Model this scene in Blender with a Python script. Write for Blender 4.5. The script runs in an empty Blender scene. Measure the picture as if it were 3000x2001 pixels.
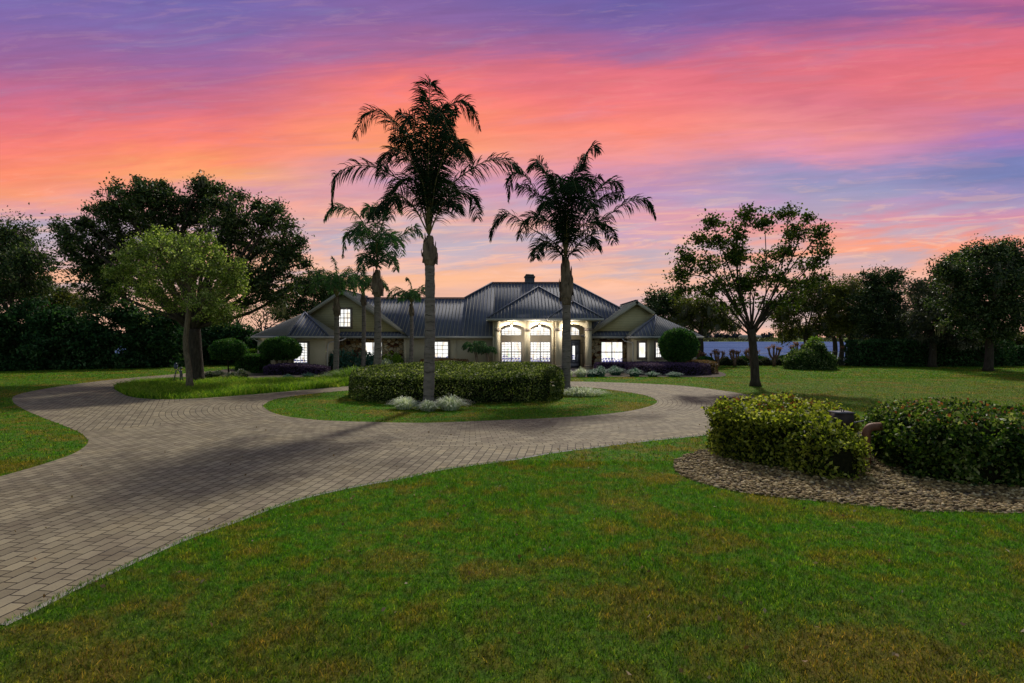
import bpy, math, random
import numpy as np
from mathutils import Vector
R = math.radians
rng = np.random.default_rng(7); random.seed(7)
scene = bpy.context.scene
C = scene.collection

# ------------------------------------------------------------------ camera
CAMH, F, HOR = 2.7, 1750.0, 988.0          # height in m, focal length and horizon row in photo pixels (3000 wide)
cam = bpy.data.cameras.new('camera'); camo = bpy.data.objects.new('camera', cam); C.objects.link(camo)
camo.location = (0, 0, CAMH); camo.rotation_euler = (R(90), 0, 0)
cam.sensor_width = 36; cam.lens = 36*F/3000; cam.shift_y = -(1000.5-HOR)/3000
cam.clip_end = 9000; cam.clip_start = 0.1
scene.camera = camo
scene.view_settings.view_transform = 'Standard'; scene.view_settings.look = 'None'
scene.view_settings.exposure = 0; scene.view_settings.gamma = 1
scene.cycles.max_bounces = 6; scene.cycles.transparent_max_bounces = 8

def G(px, py, z=0.0):
    d = (CAMH-z)*F/(py-HOR); return ((px-1500)/F*d, d, z)
def P(px, py, Y): return ((px-1500)/F*Y, Y, CAMH-(py-HOR)/F*Y)

# ------------------------------------------------------------------ sky and sun
SUN_EL, SUN_AZ = R(41), R(13)
w = bpy.data.worlds.new('World'); scene.world = w; w.use_nodes = True
nt = w.node_tree; N = nt.nodes; L = nt.links; N.clear()
def lin(c):
    return tuple(((v/255)/12.92 if v/255 <= .04045 else ((v/255+.055)/1.055)**2.4) for v in c)+(1,)
class NB:                                    # tiny node-building helper
    def __init__(s, nt): s.nt = nt; s.N = nt.nodes; s.L = nt.links
    def n(s, t, **k):
        o = s.N.new(t)
        for a, b in k.items(): setattr(o, a, b)
        return o
    def inp(s, sock, v):
        if isinstance(v, bpy.types.NodeSocket): s.L.new(v, sock)
        elif v is not None: sock.default_value = v
    def m(s, op, a, b=None, c=None, clamp=False):
        o = s.n('ShaderNodeMath', operation=op, use_clamp=clamp)
        for i, v in enumerate((a, b, c)): 
            if v is not None: s.inp(o.inputs[i], v)
        return o.outputs[0]
    def mix(s, f, a, b, blend='MIX'):
        o = s.n('ShaderNodeMix', data_type='RGBA', blend_type=blend)
        s.inp(o.inputs[0], f); s.inp(o.inputs[6], a); s.inp(o.inputs[7], b); return o.outputs[2]
    def ss(s, v, a, b, lo=0., hi=1., t='SMOOTHSTEP'):
        o = s.n('ShaderNodeMapRange', interpolation_type=t)
        s.inp(o.inputs[0], v); s.inp(o.inputs[1], a); s.inp(o.inputs[2], b); s.inp(o.inputs[3], lo); s.inp(o.inputs[4], hi)
        return o.outputs[0]
    def comb(s, x, y, z=0.):
        o = s.n('ShaderNodeCombineXYZ')
        for i, v in enumerate((x, y, z)): s.inp(o.inputs[i], v)
        return o.outputs[0]
    def noise(s, vec, scale, detail=4, rough=.5, dist=0.):
        o = s.n('ShaderNodeTexNoise'); s.inp(o.inputs['Vector'], vec)
        o.inputs['Scale'].default_value = scale; o.inputs['Detail'].default_value = detail
        o.inputs['Roughness'].default_value = rough; o.inputs['Distortion'].default_value = dist
        return o.outputs['Fac']
    def ramp(s, f, stops, interp='LINEAR'):
        o = s.n('ShaderNodeValToRGB'); s.inp(o.inputs[0], f); cr = o.color_ramp; cr.interpolation = interp
        while len(cr.elements) > 1: cr.elements.remove(cr.elements[-1])
        cr.elements[0].position = stops[0][0]; cr.elements[0].color = stops[0][1]
        for p, c in stops[1:]:
            e = cr.elements.new(p); e.color = c
        return o.outputs[0]
b = NB(nt)
tc = b.n('ShaderNodeTexCoord'); sp = b.n('ShaderNodeSeparateXYZ'); L.new(tc.outputs['Generated'], sp.inputs[0])
x, y, z = sp.outputs
h = b.m('SQRT', b.m('ADD', b.m('MULTIPLY', x, x), b.m('MULTIPLY', y, y)))
yc = b.m('MAXIMUM', y, .3); az = b.m('ARCTAN2', x, y); u = b.m('DIVIDE', x, yc); v = b.m('DIVIDE', z, yc)
wv = b.comb(b.m('MULTIPLY', u, 1.5), b.m('SUBTRACT', b.m('MULTIPLY', v, 7), b.m('MULTIPLY', u, .7)))
n1 = b.noise(wv, 1.6, 5, .55, .3)
wv2 = b.comb(b.m('MULTIPLY', u, 2.6), b.m('SUBTRACT', b.m('MULTIPLY', v, 20), b.m('MULTIPLY', u, 1.6)), 3.)
n2 = b.noise(wv2, 1.5, 6, .6, .6)
wv3 = b.comb(b.m('MULTIPLY', u, 6.), b.m('SUBTRACT', b.m('MULTIPLY', v, 52), b.m('MULTIPLY', u, 2.4)), 8.)
n3 = b.noise(wv3, 1.3, 9, .68, .8)
vw = b.m('ADD', v, b.m('ADD', b.m('MULTIPLY', b.m('SUBTRACT', n1, .5), .05), b.m('MULTIPLY', b.m('SUBTRACT', n2, .5), .065)))
vw = b.m('ADD', vw, b.m('ADD', b.ss(u, -.5, .25, -.026, 0.), b.m('MULTIPLY', b.m('SUBTRACT', n3, .5), .035)))
cols = {
 0:   [(0,(98,100,178)),(110,(112,98,172)),(230,(150,96,155)),(330,(196,102,140)),(400,(222,108,128)),(480,(246,124,116)),(560,(255,140,106)),(625,(255,160,118)),(665,(212,158,172)),(705,(128,160,195)),(770,(240,176,170)),(860,(250,190,150)),(960,(236,196,170))],
 600: [(0,(76,94,176)),(120,(108,98,172)),(240,(150,98,160)),(320,(190,102,140)),(380,(222,110,126)),(450,(252,128,112)),(520,(255,148,102)),(556,(255,172,112)),(600,(216,158,172)),(650,(242,170,158)),(720,(180,166,190)),(790,(244,184,158)),(880,(255,196,132)),(960,(236,196,170))],
 1200:[(0,(104,92,166)),(90,(124,94,162)),(180,(160,98,150)),(240,(214,108,130)),(290,(250,124,118)),(380,(255,140,108)),(455,(255,160,108)),(500,(232,160,158)),(550,(196,156,190)),(610,(222,162,172)),(660,(246,178,160)),(720,(170,172,198)),(780,(226,186,182)),(850,(255,194,140)),(960,(214,190,190))],
 1800:[(0,(80,86,164)),(90,(110,92,166)),(160,(160,96,152)),(210,(222,108,130)),(300,(240,118,124)),(390,(254,138,118)),(450,(244,150,146)),(520,(206,150,182)),(580,(180,150,200)),(640,(222,162,178)),(700,(188,164,200)),(750,(236,178,172)),(810,(255,190,142)),(870,(250,196,170)),(930,(196,186,196)),(975,(150,176,196))],
 2400:[(0,(110,88,164)),(50,(112,86,160)),(100,(170,96,150)),(150,(216,106,134)),(230,(226,110,126)),(310,(218,116,136)),(380,(236,140,146)),(440,(222,146,176)),(490,(150,146,196)),(530,(126,148,196)),(600,(168,152,196)),(660,(214,150,172)),(715,(254,156,124)),(760,(255,172,136)),(820,(228,180,174)),(900,(184,184,200)),(955,(150,186,204)),(980,(244,180,160))],
 3000:[(0,(176,92,146)),(40,(150,88,152)),(90,(216,104,132)),(190,(230,106,118)),(280,(226,116,130)),(350,(196,118,158)),(410,(150,118,188)),(470,(94,126,190)),(520,(80,126,188)),(580,(140,142,196)),(650,(206,140,172)),(700,(252,148,124)),(750,(255,160,120)),(810,(244,178,152)),(900,(230,180,170)),(960,(220,176,170))]}
prev = None; pa = None
for px, st in cols.items():
    a = (px-1500)/F
    stops = sorted(((988-yy)/F/.62, lin(c)) for yy, c in st)
    stops.append((1., lin((90, 84, 160))))
    col = b.ramp(b.m('DIVIDE', vw, .62, clamp=True), stops)
    prev = col if prev is None else b.mix(b.ss(u, pa, a), prev, col)
    pa = a
# thin bright and dark cloud streaks
st1 = b.ss(n3, .50, .66); st2 = b.ss(n2, .53, .68)
lowm = b.ss(v, .02, .30, 1., .15)
prev = b.mix(b.m('MULTIPLY', b.m('MULTIPLY', st1, .55), lowm), prev, lin((255, 190, 168)))
prev = b.mix(b.m('MULTIPLY', b.m('MULTIPLY', st2, .60), lowm), prev, lin((138, 166, 204)))
prev = b.mix(.06, prev, lin((225, 165, 175)))
prev = b.mix(b.m('MULTIPLY', b.ss(v, .02, .22, .42, 0.), b.ss(n1, .38, .6)), prev, lin((255, 206, 160)))
lowb = b.m('MULTIPLY', b.ss(v, .03, .09), b.ss(v, .27, .17)); prev = b.mix(b.m('MULTIPLY', b.m('MULTIPLY', b.ss(n2, .44, .62), lowb), .62), prev, lin((168, 184, 208)))
prev = b.mix(b.m('MULTIPLY', b.m('MULTIPLY', b.ss(n3, .5, .62), b.ss(v, .30, .12)), .45), prev, lin((255, 208, 176)))
prev = b.mix(b.ss(v, .0, .28, .22, .0), prev, lin((232, 196, 190)))
prev = b.mix(b.ss(v, .08, .40, .16, .04), prev, lin((255, 150, 110)))
n4 = b.noise(wv2, 2.6, 6, .6, .4)
prev = b.mix(1., prev, b.comb(*(3*[b.ss(n4, .25, .75, .93, 1.07)])), 'MULTIPLY')
nish = b.n('ShaderNodeTexSky', sky_type='NISHITA', sun_disc=False, sun_elevation=SUN_EL, sun_rotation=SUN_AZ)
nsky = b.mix(1., nish.outputs[0], (.15, .13, .105, 1), 'MULTIPLY')
front = b.m('MULTIPLY', b.ss(b.m('ABSOLUTE', az), .85, 1.7, 1., 0.), b.ss(b.m('DIVIDE', z, b.m('MAXIMUM', h, .02)), .6, 1.1, 1., 0.))
skyc = b.mix(front, nsky, prev)
bg = b.n('ShaderNodeBackground'); L.new(skyc, bg.inputs[0]); bg.inputs[1].default_value = 1.0
L.new(bg.outputs[0], b.n('ShaderNodeOutputWorld').inputs[0])
sun = bpy.data.lights.new('sun', 'SUN'); suno = bpy.data.objects.new('sun', sun); C.objects.link(suno)
sun.energy = 3.0; sun.angle = R(4.5); sun.color = (1., .93, .80)
suno.rotation_euler = Vector((math.sin(SUN_AZ)*math.cos(SUN_EL), math.cos(SUN_AZ)*math.cos(SUN_EL), math.sin(SUN_EL))).to_track_quat('Z', 'Y').to_euler()

# ------------------------------------------------------------------ helpers
class MB:
    """Collects vertices and faces and links them as one mesh object."""
    def __init__(s): s.v = []; s.f = []; s.n = 0
    def add(s, verts, faces):                # verts (n,3), faces: list of index tuples or (m,k) array
        verts = np.asarray(verts, float).reshape(-1, 3)
        if isinstance(faces, np.ndarray): s.f.append(faces+s.n)
        else:
            by = {}
            for f in faces: by.setdefault(len(f), []).append(f)
            for k, l in by.items(): s.f.append(np.array(l)+s.n)
        s.v.append(verts); s.n += len(verts); return s
    def box(s, x0, x1, y0, y1, z0, z1):
        v = [(x, y, z) for z in (z0, z1) for y in (y0, y1) for x in (x0, x1)]
        return s.add(v, [(0,2,3,1),(4,5,7,6),(0,1,5,4),(2,6,7,3),(0,4,6,2),(1,3,7,5)])
    def bar(s, p, q, w, t, up=(0,0,1)):
        p, q, up = (np.array(a, float) for a in (p, q, up)); d = q-p; d /= np.linalg.norm(d)
        sd = np.cross(d, up); nn = np.linalg.norm(sd)
        sd = np.array((1., 0, 0)) if nn < 1e-6 else sd/nn
        u = np.cross(sd, d)
        v = [e+sd*a*w/2+u*c*t/2 for e in (p, q) for a, c in ((-1,-1),(1,-1),(1,1),(-1,1))]
        return s.add(v, [(0,1,2,3),(7,6,5,4),(0,4,5,1),(1,5,6,2),(2,6,7,3),(3,7,4,0)])
    def prism(s, poly, vec):                 # planar polygon extruded by vec
        p = np.array(poly, float); n = len(p); q = p+np.array(vec, float)
        f = [tuple(range(n))[::-1], tuple(range(n, 2*n))]+[(i, (i+1) % n, n+(i+1) % n, n+i) for i in range(n)]
        return s.add(np.vstack((p, q)), f)
    def tube(s, pts, rad, k=8, cap=True):
        pts = np.asarray(pts, float); n = len(pts); rad = np.broadcast_to(np.asarray(rad, float), (n,))
        t = np.gradient(pts, axis=0); t /= np.linalg.norm(t, axis=1)[:, None]+1e-9
        ref = np.array((0., 1, 0)) if abs(t[:, 1]).mean() < .8 else np.array((1., 0, 0))
        a = np.cross(t, ref); a /= np.linalg.norm(a, axis=1)[:, None]+1e-9; c = np.cross(t, a)
        th = np.linspace(0, 2*np.pi, k, endpoint=False)
        v = (pts[:, None]+rad[:, None, None]*(a[:, None]*np.cos(th)[None, :, None]+c[:, None]*np.sin(th)[None, :, None])).reshape(-1, 3)
        i = np.arange(n-1)[:, None]*k; j = np.arange(k)[None]; j2 = (j+1) % k
        s.add(v, np.stack((i+j, i+j2, i+k+j2, i+k+j), -1).reshape(-1, 4))
        if cap: s.f.append(np.array([[s.n-n*k+q for q in range(k)][::-1], [s.n-k+q for q in range(k)]]))
        return s
    def build(s, name, m, parent=None, origin=None, smooth=False, ao=None):
        V = np.vstack(s.v)
        loc = np.array(parent_loc(parent)) if parent else (np.array(origin) if origin is not None else V.mean(0)*[1, 1, 0])
        V = V-loc
        me = bpy.data.meshes.new(name); me.vertices.add(len(V)); me.vertices.foreach_set('co', V.astype(np.float32).ravel())
        nl = sum(f.size for f in s.f); nf = sum(len(f) for f in s.f)
        me.loops.add(nl); me.loops.foreach_set('vertex_index', np.concatenate([f.ravel() for f in s.f]).astype(np.int32))
        tot = np.concatenate([np.full(len(f), f.shape[1]) for f in s.f]).astype(np.int32)
        me.polygons.add(nf); me.polygons.foreach_set('loop_start', np.concatenate(([0], np.cumsum(tot)[:-1])).astype(np.int32))
        me.polygons.foreach_set('loop_total', tot)
        if smooth: me.polygons.foreach_set('use_smooth', np.ones(nf, bool))
        me.update(calc_edges=True); me.validate()
        me.materials.append(m)
        o = bpy.data.objects.new(name, me); C.objects.link(o)
        if parent: o.parent = parent
        else: o.location = loc
        return o
_loc = {}
def parent_loc(o):
    p = np.zeros(3)
    while o is not None: p += np.array(o.location); o = o.parent
    return p
def tag(o, label=None, cat=None, group=None, kind=None):
    for k, v_ in (('label', label), ('category', cat), ('group', group), ('kind', kind)):
        if v_: o[k] = v_
    return o
def thing(name, loc, label, cat, group=None):
    o = bpy.data.objects.new(name, None); C.objects.link(o); o.location = loc; o.empty_display_size = .2
    return tag(o, label, cat, group)
def unit(v_): return v_/(np.linalg.norm(v_, axis=-1, keepdims=True)+1e-9)
def catmull(pts, n):
    p = np.asarray(pts, float); p = np.vstack((2*p[0]-p[1], p, 2*p[-1]-p[-2])); m_ = len(p)-3
    out = []
    for u in np.linspace(0, m_-1e-6, n):
        i = int(u); t = u-i; a, b_, c, d = p[i:i+4]
        out.append(.5*((2*b_)+(-a+c)*t+(2*a-5*b_+4*c-d)*t*t+(-a+3*b_-3*c+d)*t**3))
    return np.array(out)

# ------------------------------------------------------------------ materials
def mat(name, build=None, col=None, rough=.7, spec=.3, metal=0.):
    m = bpy.data.materials.new(name); m.use_nodes = True; b = NB(m.node_tree); bs = b.N['Principled BSDF']
    bs.inputs['Roughness'].default_value = rough; bs.inputs['Specular IOR Level'].default_value = spec; bs.inputs['Metallic'].default_value = metal
    if col is not None: bs.inputs['Base Color'].default_value = (*col, 1)
    if build: build(b, bs)
    return m
def pos(b): return b.n('ShaderNodeNewGeometry').outputs['Position']
def bump(b, bs, hgt, dist=.02, st=.5):
    o = b.n('ShaderNodeBump'); o.inputs['Distance'].default_value = dist; o.inputs['Strength'].default_value = st
    b.L.new(hgt, o.inputs['Height']); b.L.new(o.outputs[0], bs.inputs['Normal'])
def c4(*c): return (*c, 1)
def mottled(name, c0, c1, scale=3., rough=.75, bumpd=.01, spec=.25, detail=8):
    def f(b, bs):
        n = b.noise(pos(b), scale, detail, .6)
        b.L.new(b.ramp(n, [(.3, c4(*c0)), (.7, c4(*c1))]), bs.inputs['Base Color'])
        if bumpd: bump(b, bs, b.noise(pos(b), scale*6, 4, .6), bumpd)
    return mat(name, f, rough=rough, spec=spec)
def foliage(name, cs, trans=.35, rough=.55, spec=.12, hue=None):
    """cs: colours spread at random over the leaves."""
    m = bpy.data.materials.new(name); m.use_nodes = True; b = NB(m.node_tree); bs = b.N['Principled BSDF']
    g = b.n('ShaderNodeNewGeometry')
    big = b.noise(g.outputs['Position'], .9, 3, .5)
    f = b.m('ADD', b.m('MULTIPLY', g.outputs['Random Per Island'], .75), b.m('MULTIPLY', b.m('SUBTRACT', big, .35), .8), clamp=True)
    k = len(cs)
    col = b.ramp(f, [(i/(k-1) if k > 1 else 0, c4(*c)) for i, c in enumerate(cs)])
    b.L.new(col, bs.inputs['Base Color']); bs.inputs['Roughness'].default_value = rough; bs.inputs['Specular IOR Level'].default_value = spec
    tr = b.n('ShaderNodeBsdfTranslucent'); b.L.new(b.mix(1., col, (1.5, 1.7, .7, 1), 'MULTIPLY'), tr.inputs[0])
    mx = b.n('ShaderNodeMixShader'); mx.inputs[0].default_value = trans
    b.L.new(bs.outputs[0], mx.inputs[1]); b.L.new(tr.outputs[0], mx.inputs[2]); b.L.new(mx.outputs[0], b.N['Material Output'].inputs[0])
    return m
def lawn_col(b):
    p = pos(b)
    big = b.noise(p, .33, 5, .6, .4); med = b.noise(p, 1.7, 5, .65); fine = b.noise(p, 22., 4, .7)
    f = b.m('ADD', b.m('MULTIPLY', big, .62), b.m('MULTIPLY', med, .38))
    base = b.ramp(f, [(.32, c4(.19, .145, .024)), (.41, c4(.16, .150, .016)), (.46, c4(.11, .148, .011)), (.51, c4(.050, .170, .006)), (.55, c4(.095, .165, .008)), (.61, c4(.15, .150, .014)), (.72, c4(.20, .140, .035))])
    s = b.n('ShaderNodeSeparateXYZ'); b.L.new(p, s.inputs[0]); X, Y, Z = s.outputs
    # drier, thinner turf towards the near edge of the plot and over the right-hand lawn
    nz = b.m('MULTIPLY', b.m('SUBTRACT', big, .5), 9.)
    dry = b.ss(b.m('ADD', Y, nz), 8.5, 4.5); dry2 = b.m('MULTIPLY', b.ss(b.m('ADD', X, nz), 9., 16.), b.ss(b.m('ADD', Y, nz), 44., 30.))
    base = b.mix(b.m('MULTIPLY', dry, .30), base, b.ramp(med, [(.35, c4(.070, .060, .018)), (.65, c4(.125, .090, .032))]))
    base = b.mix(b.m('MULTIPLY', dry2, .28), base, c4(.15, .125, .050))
    tuft = b.noise(p, 7., 4, .65)
    base = b.mix(1., base, b.ramp(tuft, [(.32, c4(.50, .52, .50)), (.5, c4(.95, .95, .95)), (.68, c4(1.35, 1.28, 1.2))]), 'MULTIPLY')
    return base, fine
def m_lawn(b, bs):
    base, fine = lawn_col(b)
    col = b.mix(1., base, b.ramp(fine, [(.3, c4(.55, .55, .5)), (.7, c4(1.45, 1.4, 1.3))]), 'MULTIPLY')
    b.L.new(col, bs.inputs['Base Color']); bump(b, bs, b.noise(pos(b), 30., 5, .7), .05, .8)
M = {}
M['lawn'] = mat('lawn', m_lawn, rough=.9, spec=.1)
def mk_blade():
    m = bpy.data.materials.new('grass_blade'); m.use_nodes = True; b = NB(m.node_tree); bs = b.N['Principled BSDF']
    base, fine = lawn_col(b); g = b.n('ShaderNodeNewGeometry')
    rnd = b.ramp(g.outputs['Random Per Island'], [(0, c4(.45, .55, .45)), (.5, c4(1., 1., 1.)), (.78, c4(1.6, 1.35, 1.3)), (.92, c4(2.9, 1.7, 2.6)), (1, c4(3.9, 2.5, 5.))])
    col = b.mix(1., base, rnd, 'MULTIPLY')
    b.L.new(col, bs.inputs['Base Color']); bs.inputs['Roughness'].default_value = .6; bs.inputs['Specular IOR Level'].default_value = .2
    tr = b.n('ShaderNodeBsdfTranslucent'); b.L.new(b.mix(1., col, (1.2, 1.5, .6, 1), 'MULTIPLY'), tr.inputs[0])
    mx = b.n('ShaderNodeMixShader'); mx.inputs[0].default_value = .5
    b.L.new(bs.outputs[0], mx.inputs[1]); b.L.new(tr.outputs[0], mx.inputs[2]); b.L.new(mx.outputs[0], b.N['Material Output'].inputs[0])
    return m
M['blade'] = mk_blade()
def m_paver(b, bs):
    p = pos(b); s = b.n('ShaderNodeSeparateXYZ'); b.L.new(p, s.inputs[0]); X, Y, Z = s.outputs
    cx, cy = -1.8, 26.9
    dx = b.m('SUBTRACT', X, cx); dy = b.m('SUBTRACT', Y, cy)
    r = b.m('SQRT', b.m('ADD', b.m('MULTIPLY', dx, dx), b.m('MULTIPLY', dy, dy)))
    th = b.m('MULTIPLY', b.m('ARCTAN2', dx, dy), 10.4)
    pol = b.comb(th, r)
    def rot(a, ox=0): 
        ca, sa = math.cos(a), math.sin(a)
        return b.comb(b.m('ADD', b.m('MULTIPLY', X, ca), b.m('MULTIPLY', Y, sa)), b.m('ADD', b.m('MULTIPLY', X, -sa), b.m('MULTIPLY', Y, ca)))
    near = rot(R(84)); left = rot(R(118))
    wob = b.m('MULTIPLY', b.m('SUBTRACT', b.noise(p, .6, 2), .5), .6)
    def pick(f, a_, b_):
        o = b.n('ShaderNodeMix', data_type='VECTOR'); b.inp(o.inputs[0], f); b.inp(o.inputs[4], a_); b.inp(o.inputs[5], b_); return o.outputs[1]
    zone_ring = b.m('LESS_THAN', r, 12.3)
    zone_left = b.m('GREATER_THAN', b.m('SUBTRACT', Y, b.m('MULTIPLY', X, .9)), 28.)
    vec = pick(zone_left, near, left); vec = pick(zone_ring, vec, pol)
    wn = b.n('ShaderNodeTexNoise'); wn.inputs['Scale'].default_value = 7.; b.L.new(p, wn.inputs['Vector'])
    wa = b.n('ShaderNodeVectorMath', operation='MULTIPLY_ADD'); b.L.new(wn.outputs['Color'], wa.inputs[0]); wa.inputs[1].default_value = (.03, .03, 0); b.L.new(vec, wa.inputs[2])
    def brick(bw, rh, off, c1, c2, mo, ms=.009):
        k = b.n('ShaderNodeTexBrick', offset=off); b.L.new(wa.outputs[0], k.inputs['Vector'])
        k.inputs['Scale'].default_value = 1; k.inputs['Brick Width'].default_value = bw; k.inputs['Row Height'].default_value = rh
        k.inputs['Mortar Size'].default_value = ms*1.15; k.inputs['Mortar Smooth'].default_value = .4; k.inputs['Bias'].default_value = 0
        for nm, c in (('Color1', c1), ('Color2', c2), ('Mortar', mo)): k.inputs[nm].default_value = c4(*c)
        return k
    k = brick(.29, .19, .45, (.175, .145, .092), (.285, .242, .158), (.032, .024, .018))
    k2 = brick(.32, .21, .45, (.8, .8, .8), (1.15, 1.15, 1.15), (.9, .9, .9))
    vor = b.noise(p, 1.1, 4, .6)
    tint = b.ramp(vor, [(.3, c4(.78, .74, .76)), (.5, c4(1, 1, 1)), (.72, c4(1.1, 1.06, .98))])
    grit = b.ramp(b.noise(p, 90., 3, .7), [(.3, c4(.85, .85, .85)), (.7, c4(1.12, 1.12, 1.12))])
    col = b.mix(1., b.mix(1., k.outputs['Color'], tint, 'MULTIPLY'), grit, 'MULTIPLY')
    st = b.noise(p, 2.6, 6, .7); col = b.mix(b.m('MULTIPLY', b.ss(st, .58, .68), .45), col, c4(.07, .062, .056))
    trk = b.m('ABSOLUTE', b.m('SUBTRACT', b.m('ABSOLUTE', b.m('SUBTRACT', r, 10.1)), .8))
    col = b.mix(b.m('MULTIPLY', b.ss(trk, .35, .05), b.m('MULTIPLY', b.ss(vor, .4, .6), .28)), col, c4(.09, .08, .072))
    b.L.new(col, bs.inputs['Base Color'])
    hgt = b.m('SUBTRACT', b.m('MULTIPLY', b.noise(p, 40., 3), .2), k.outputs['Fac'])
    bump(b, bs, hgt, .012, .9)
M['paver'] = mat('paver', m_paver, rough=.8, spec=.2)
def m_stone(b, bs):
    p = pos(b); wn = b.n('ShaderNodeTexNoise'); wn.inputs['Scale'].default_value = 3.; b.L.new(p, wn.inputs['Vector'])
    wa = b.n('ShaderNodeVectorMath', operation='MULTIPLY_ADD'); b.L.new(wn.outputs['Color'], wa.inputs[0]); wa.inputs[1].default_value = (.25, .25, .25); b.L.new(p, wa.inputs[2])
    mp = b.n('ShaderNodeMapping'); mp.inputs['Scale'].default_value = (3.0, .01, 4.2); b.L.new(wa.outputs[0], mp.inputs[0])
    vo = b.n('ShaderNodeTexVoronoi'); vo.inputs['Scale'].default_value = 1.; b.L.new(mp.outputs[0], vo.inputs['Vector'])
    ve = b.n('ShaderNodeTexVoronoi', feature='DISTANCE_TO_EDGE'); ve.inputs['Scale'].default_value = 1.; b.L.new(mp.outputs[0], ve.inputs['Vector'])
    sp_ = b.n('ShaderNodeSeparateColor'); b.L.new(vo.outputs['Color'], sp_.inputs[0])
    col = b.ramp(sp_.outputs[0], [(0, c4(.10, .035, .022)), (.16, c4(.18, .065, .03)), (.3, c4(.58, .38, .18)), (.5, c4(.72, .57, .37)), (.75, c4(.78, .67, .50)), (1, c4(.46, .34, .22))])
    col = b.mix(1., col, b.ramp(b.noise(p, 14., 5, .65), [(.25, c4(.6, .6, .6)), (.75, c4(1.2, 1.2, 1.2))]), 'MULTIPLY')
    edge = b.ss(ve.outputs['Distance'], .02, .07)
    b.L.new(b.mix(edge, c4(.10, .08, .06), col), bs.inputs['Base Color']); bump(b, bs, edge, .04, 1.)
M['stone'] = mat('stone_veneer', m_stone, rough=.8)
M['stucco'] = mottled('stucco', (.50, .43, .31), (.56, .48, .35), 1.2, .85, .004)
M['stucco_grey'] = mottled('stucco_grey', (.36, .31, .25), (.41, .36, .29), 1.2, .85, .004)
M['band'] = mottled('band_trim', (.24, .19, .16), (.28, .23, .19), 1.5, .8, .003)
def m_siding(b, bs):
    p = pos(b); s = b.n('ShaderNodeSeparateXYZ'); b.L.new(p, s.inputs[0])
    fr = b.m('FRACT', b.m('DIVIDE', s.outputs[2], .2)); 
    n = b.noise(p, 2., 4)
    b.L.new(b.mix(b.ss(fr, .0, .09), c4(.12, .105, .06), b.ramp(n, [(.3, c4(.46, .40, .22)), (.7, c4(.50, .44, .25))])), bs.inputs['Base Color'])
    bump(b, bs, b.m('SUBTRACT', 1., fr), .03, .8)
M['siding'] = mat('lap_siding', m_siding, rough=.7)
def m_roof(b, bs):
    n = b.noise(pos(b), .8, 5, .6)
    b.L.new(b.ramp(n, [(.3, c4(.10, .11, .155)), (.7, c4(.14, .15, .195))]), bs.inputs['Base Color'])
    pass
M['roof'] = mat('metal_roof', m_roof, rough=.75, spec=.12)
M['rib'] = mottled('roof_rib', (.30, .28, .245), (.35, .33, .285), 2., .85, 0, .05)
M['fascia'] = mottled('fascia', (.36, .33, .27), (.40, .37, .31), 2., .6, 0)
M['gutter'] = mottled('gutter', (.42, .40, .38), (.47, .45, .42), 2., .5, 0)
M['white'] = mottled('white_frame', (.70, .70, .68), (.80, .80, .78), 3., .5, 0)
M['mullion'] = mottled('grey_mullion', (.30, .29, .29), (.35, .34, .33), 3., .5, 0)
M['trim'] = mottled('window_trim', (.22, .17, .15), (.26, .21, .18), 3., .7, 0)
M['door'] = mottled('blue_door', (.055, .065, .11), (.075, .085, .135), 4., .45, .003)
M['dark'] = mottled('dark_metal', (.03, .028, .026), (.05, .045, .04), 6., .5, 0)
M['chim'] = mottled('chimney', (.055, .06, .075), (.08, .085, .10), 4., .6, .01)
M['bronze'] = mottled('bronze', (.05, .045, .05), (.09, .08, .08), 14., .45, .004, .5)
def m_bark(c0, c1, c2=None, sc=1., rings=False):
    def f(b, bs):
        p = pos(b); mp = b.n('ShaderNodeMapping'); mp.inputs['Scale'].default_value = (9*sc, 9*sc, 2.2*sc) if not rings else (2, 2, 9)
        b.L.new(p, mp.inputs[0]); n = b.noise(mp.outputs[0], 1., 8, .65, .5)
        col = b.ramp(n, [(.3, c4(*c0)), (.7, c4(*c1))])
        if rings:
            s = b.n('ShaderNodeSeparateXYZ'); b.L.new(p, s.inputs[0])
            q = b.m('ADD', b.m('MULTIPLY', s.outputs[2], 3.1), b.m('MULTIPLY', b.noise(p, 1.6, 4), 1.6))
            fr = b.m('FRACT', q); rg = b.m('MULTIPLY', b.ss(fr, 0., .10), b.ss(fr, .86, 1., 1., 0.))
            col = b.mix(b.m('MULTIPLY', b.m('SUBTRACT', 1., rg), b.ss(b.noise(p, 3.3, 3), .42, .6)), col, c4(.05, .042, .038))
            col = b.mix(b.ss(b.noise(p, 5., 6, .7), .6, .72), col, c4(.07, .06, .055))
        b.L.new(col, bs.inputs['Base Color']); bump(b, bs, n, .04, 1.)
    return mat('bark', f, rough=.9, spec=.15)
M['bark'] = m_bark((.018, .014, .011), (.07, .056, .044)); M['bark_light'] = m_bark((.05, .038, .026), (.22, .175, .12), sc=1.6)
M['palm_bark'] = m_bark((.11, .092, .082), (.235, .20, .18), rings=True)
M['palm_boot'] = m_bark((.05, .038, .028), (.26, .20, .15), sc=.7)
M['twig'] = m_bark((.10, .055, .04), (.22, .13, .09), sc=2)
M['mulch'] = mottled('mulch', (.03, .022, .018), (.12, .09, .065), 9., .95, .04)
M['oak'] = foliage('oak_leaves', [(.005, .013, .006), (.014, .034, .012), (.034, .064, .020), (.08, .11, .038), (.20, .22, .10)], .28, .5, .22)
M['oak_light'] = foliage('light_oak_leaves', [(.03, .06, .012), (.10, .16, .03), (.28, .34, .08), (.60, .60, .34)], .5, .5, .2)
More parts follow.
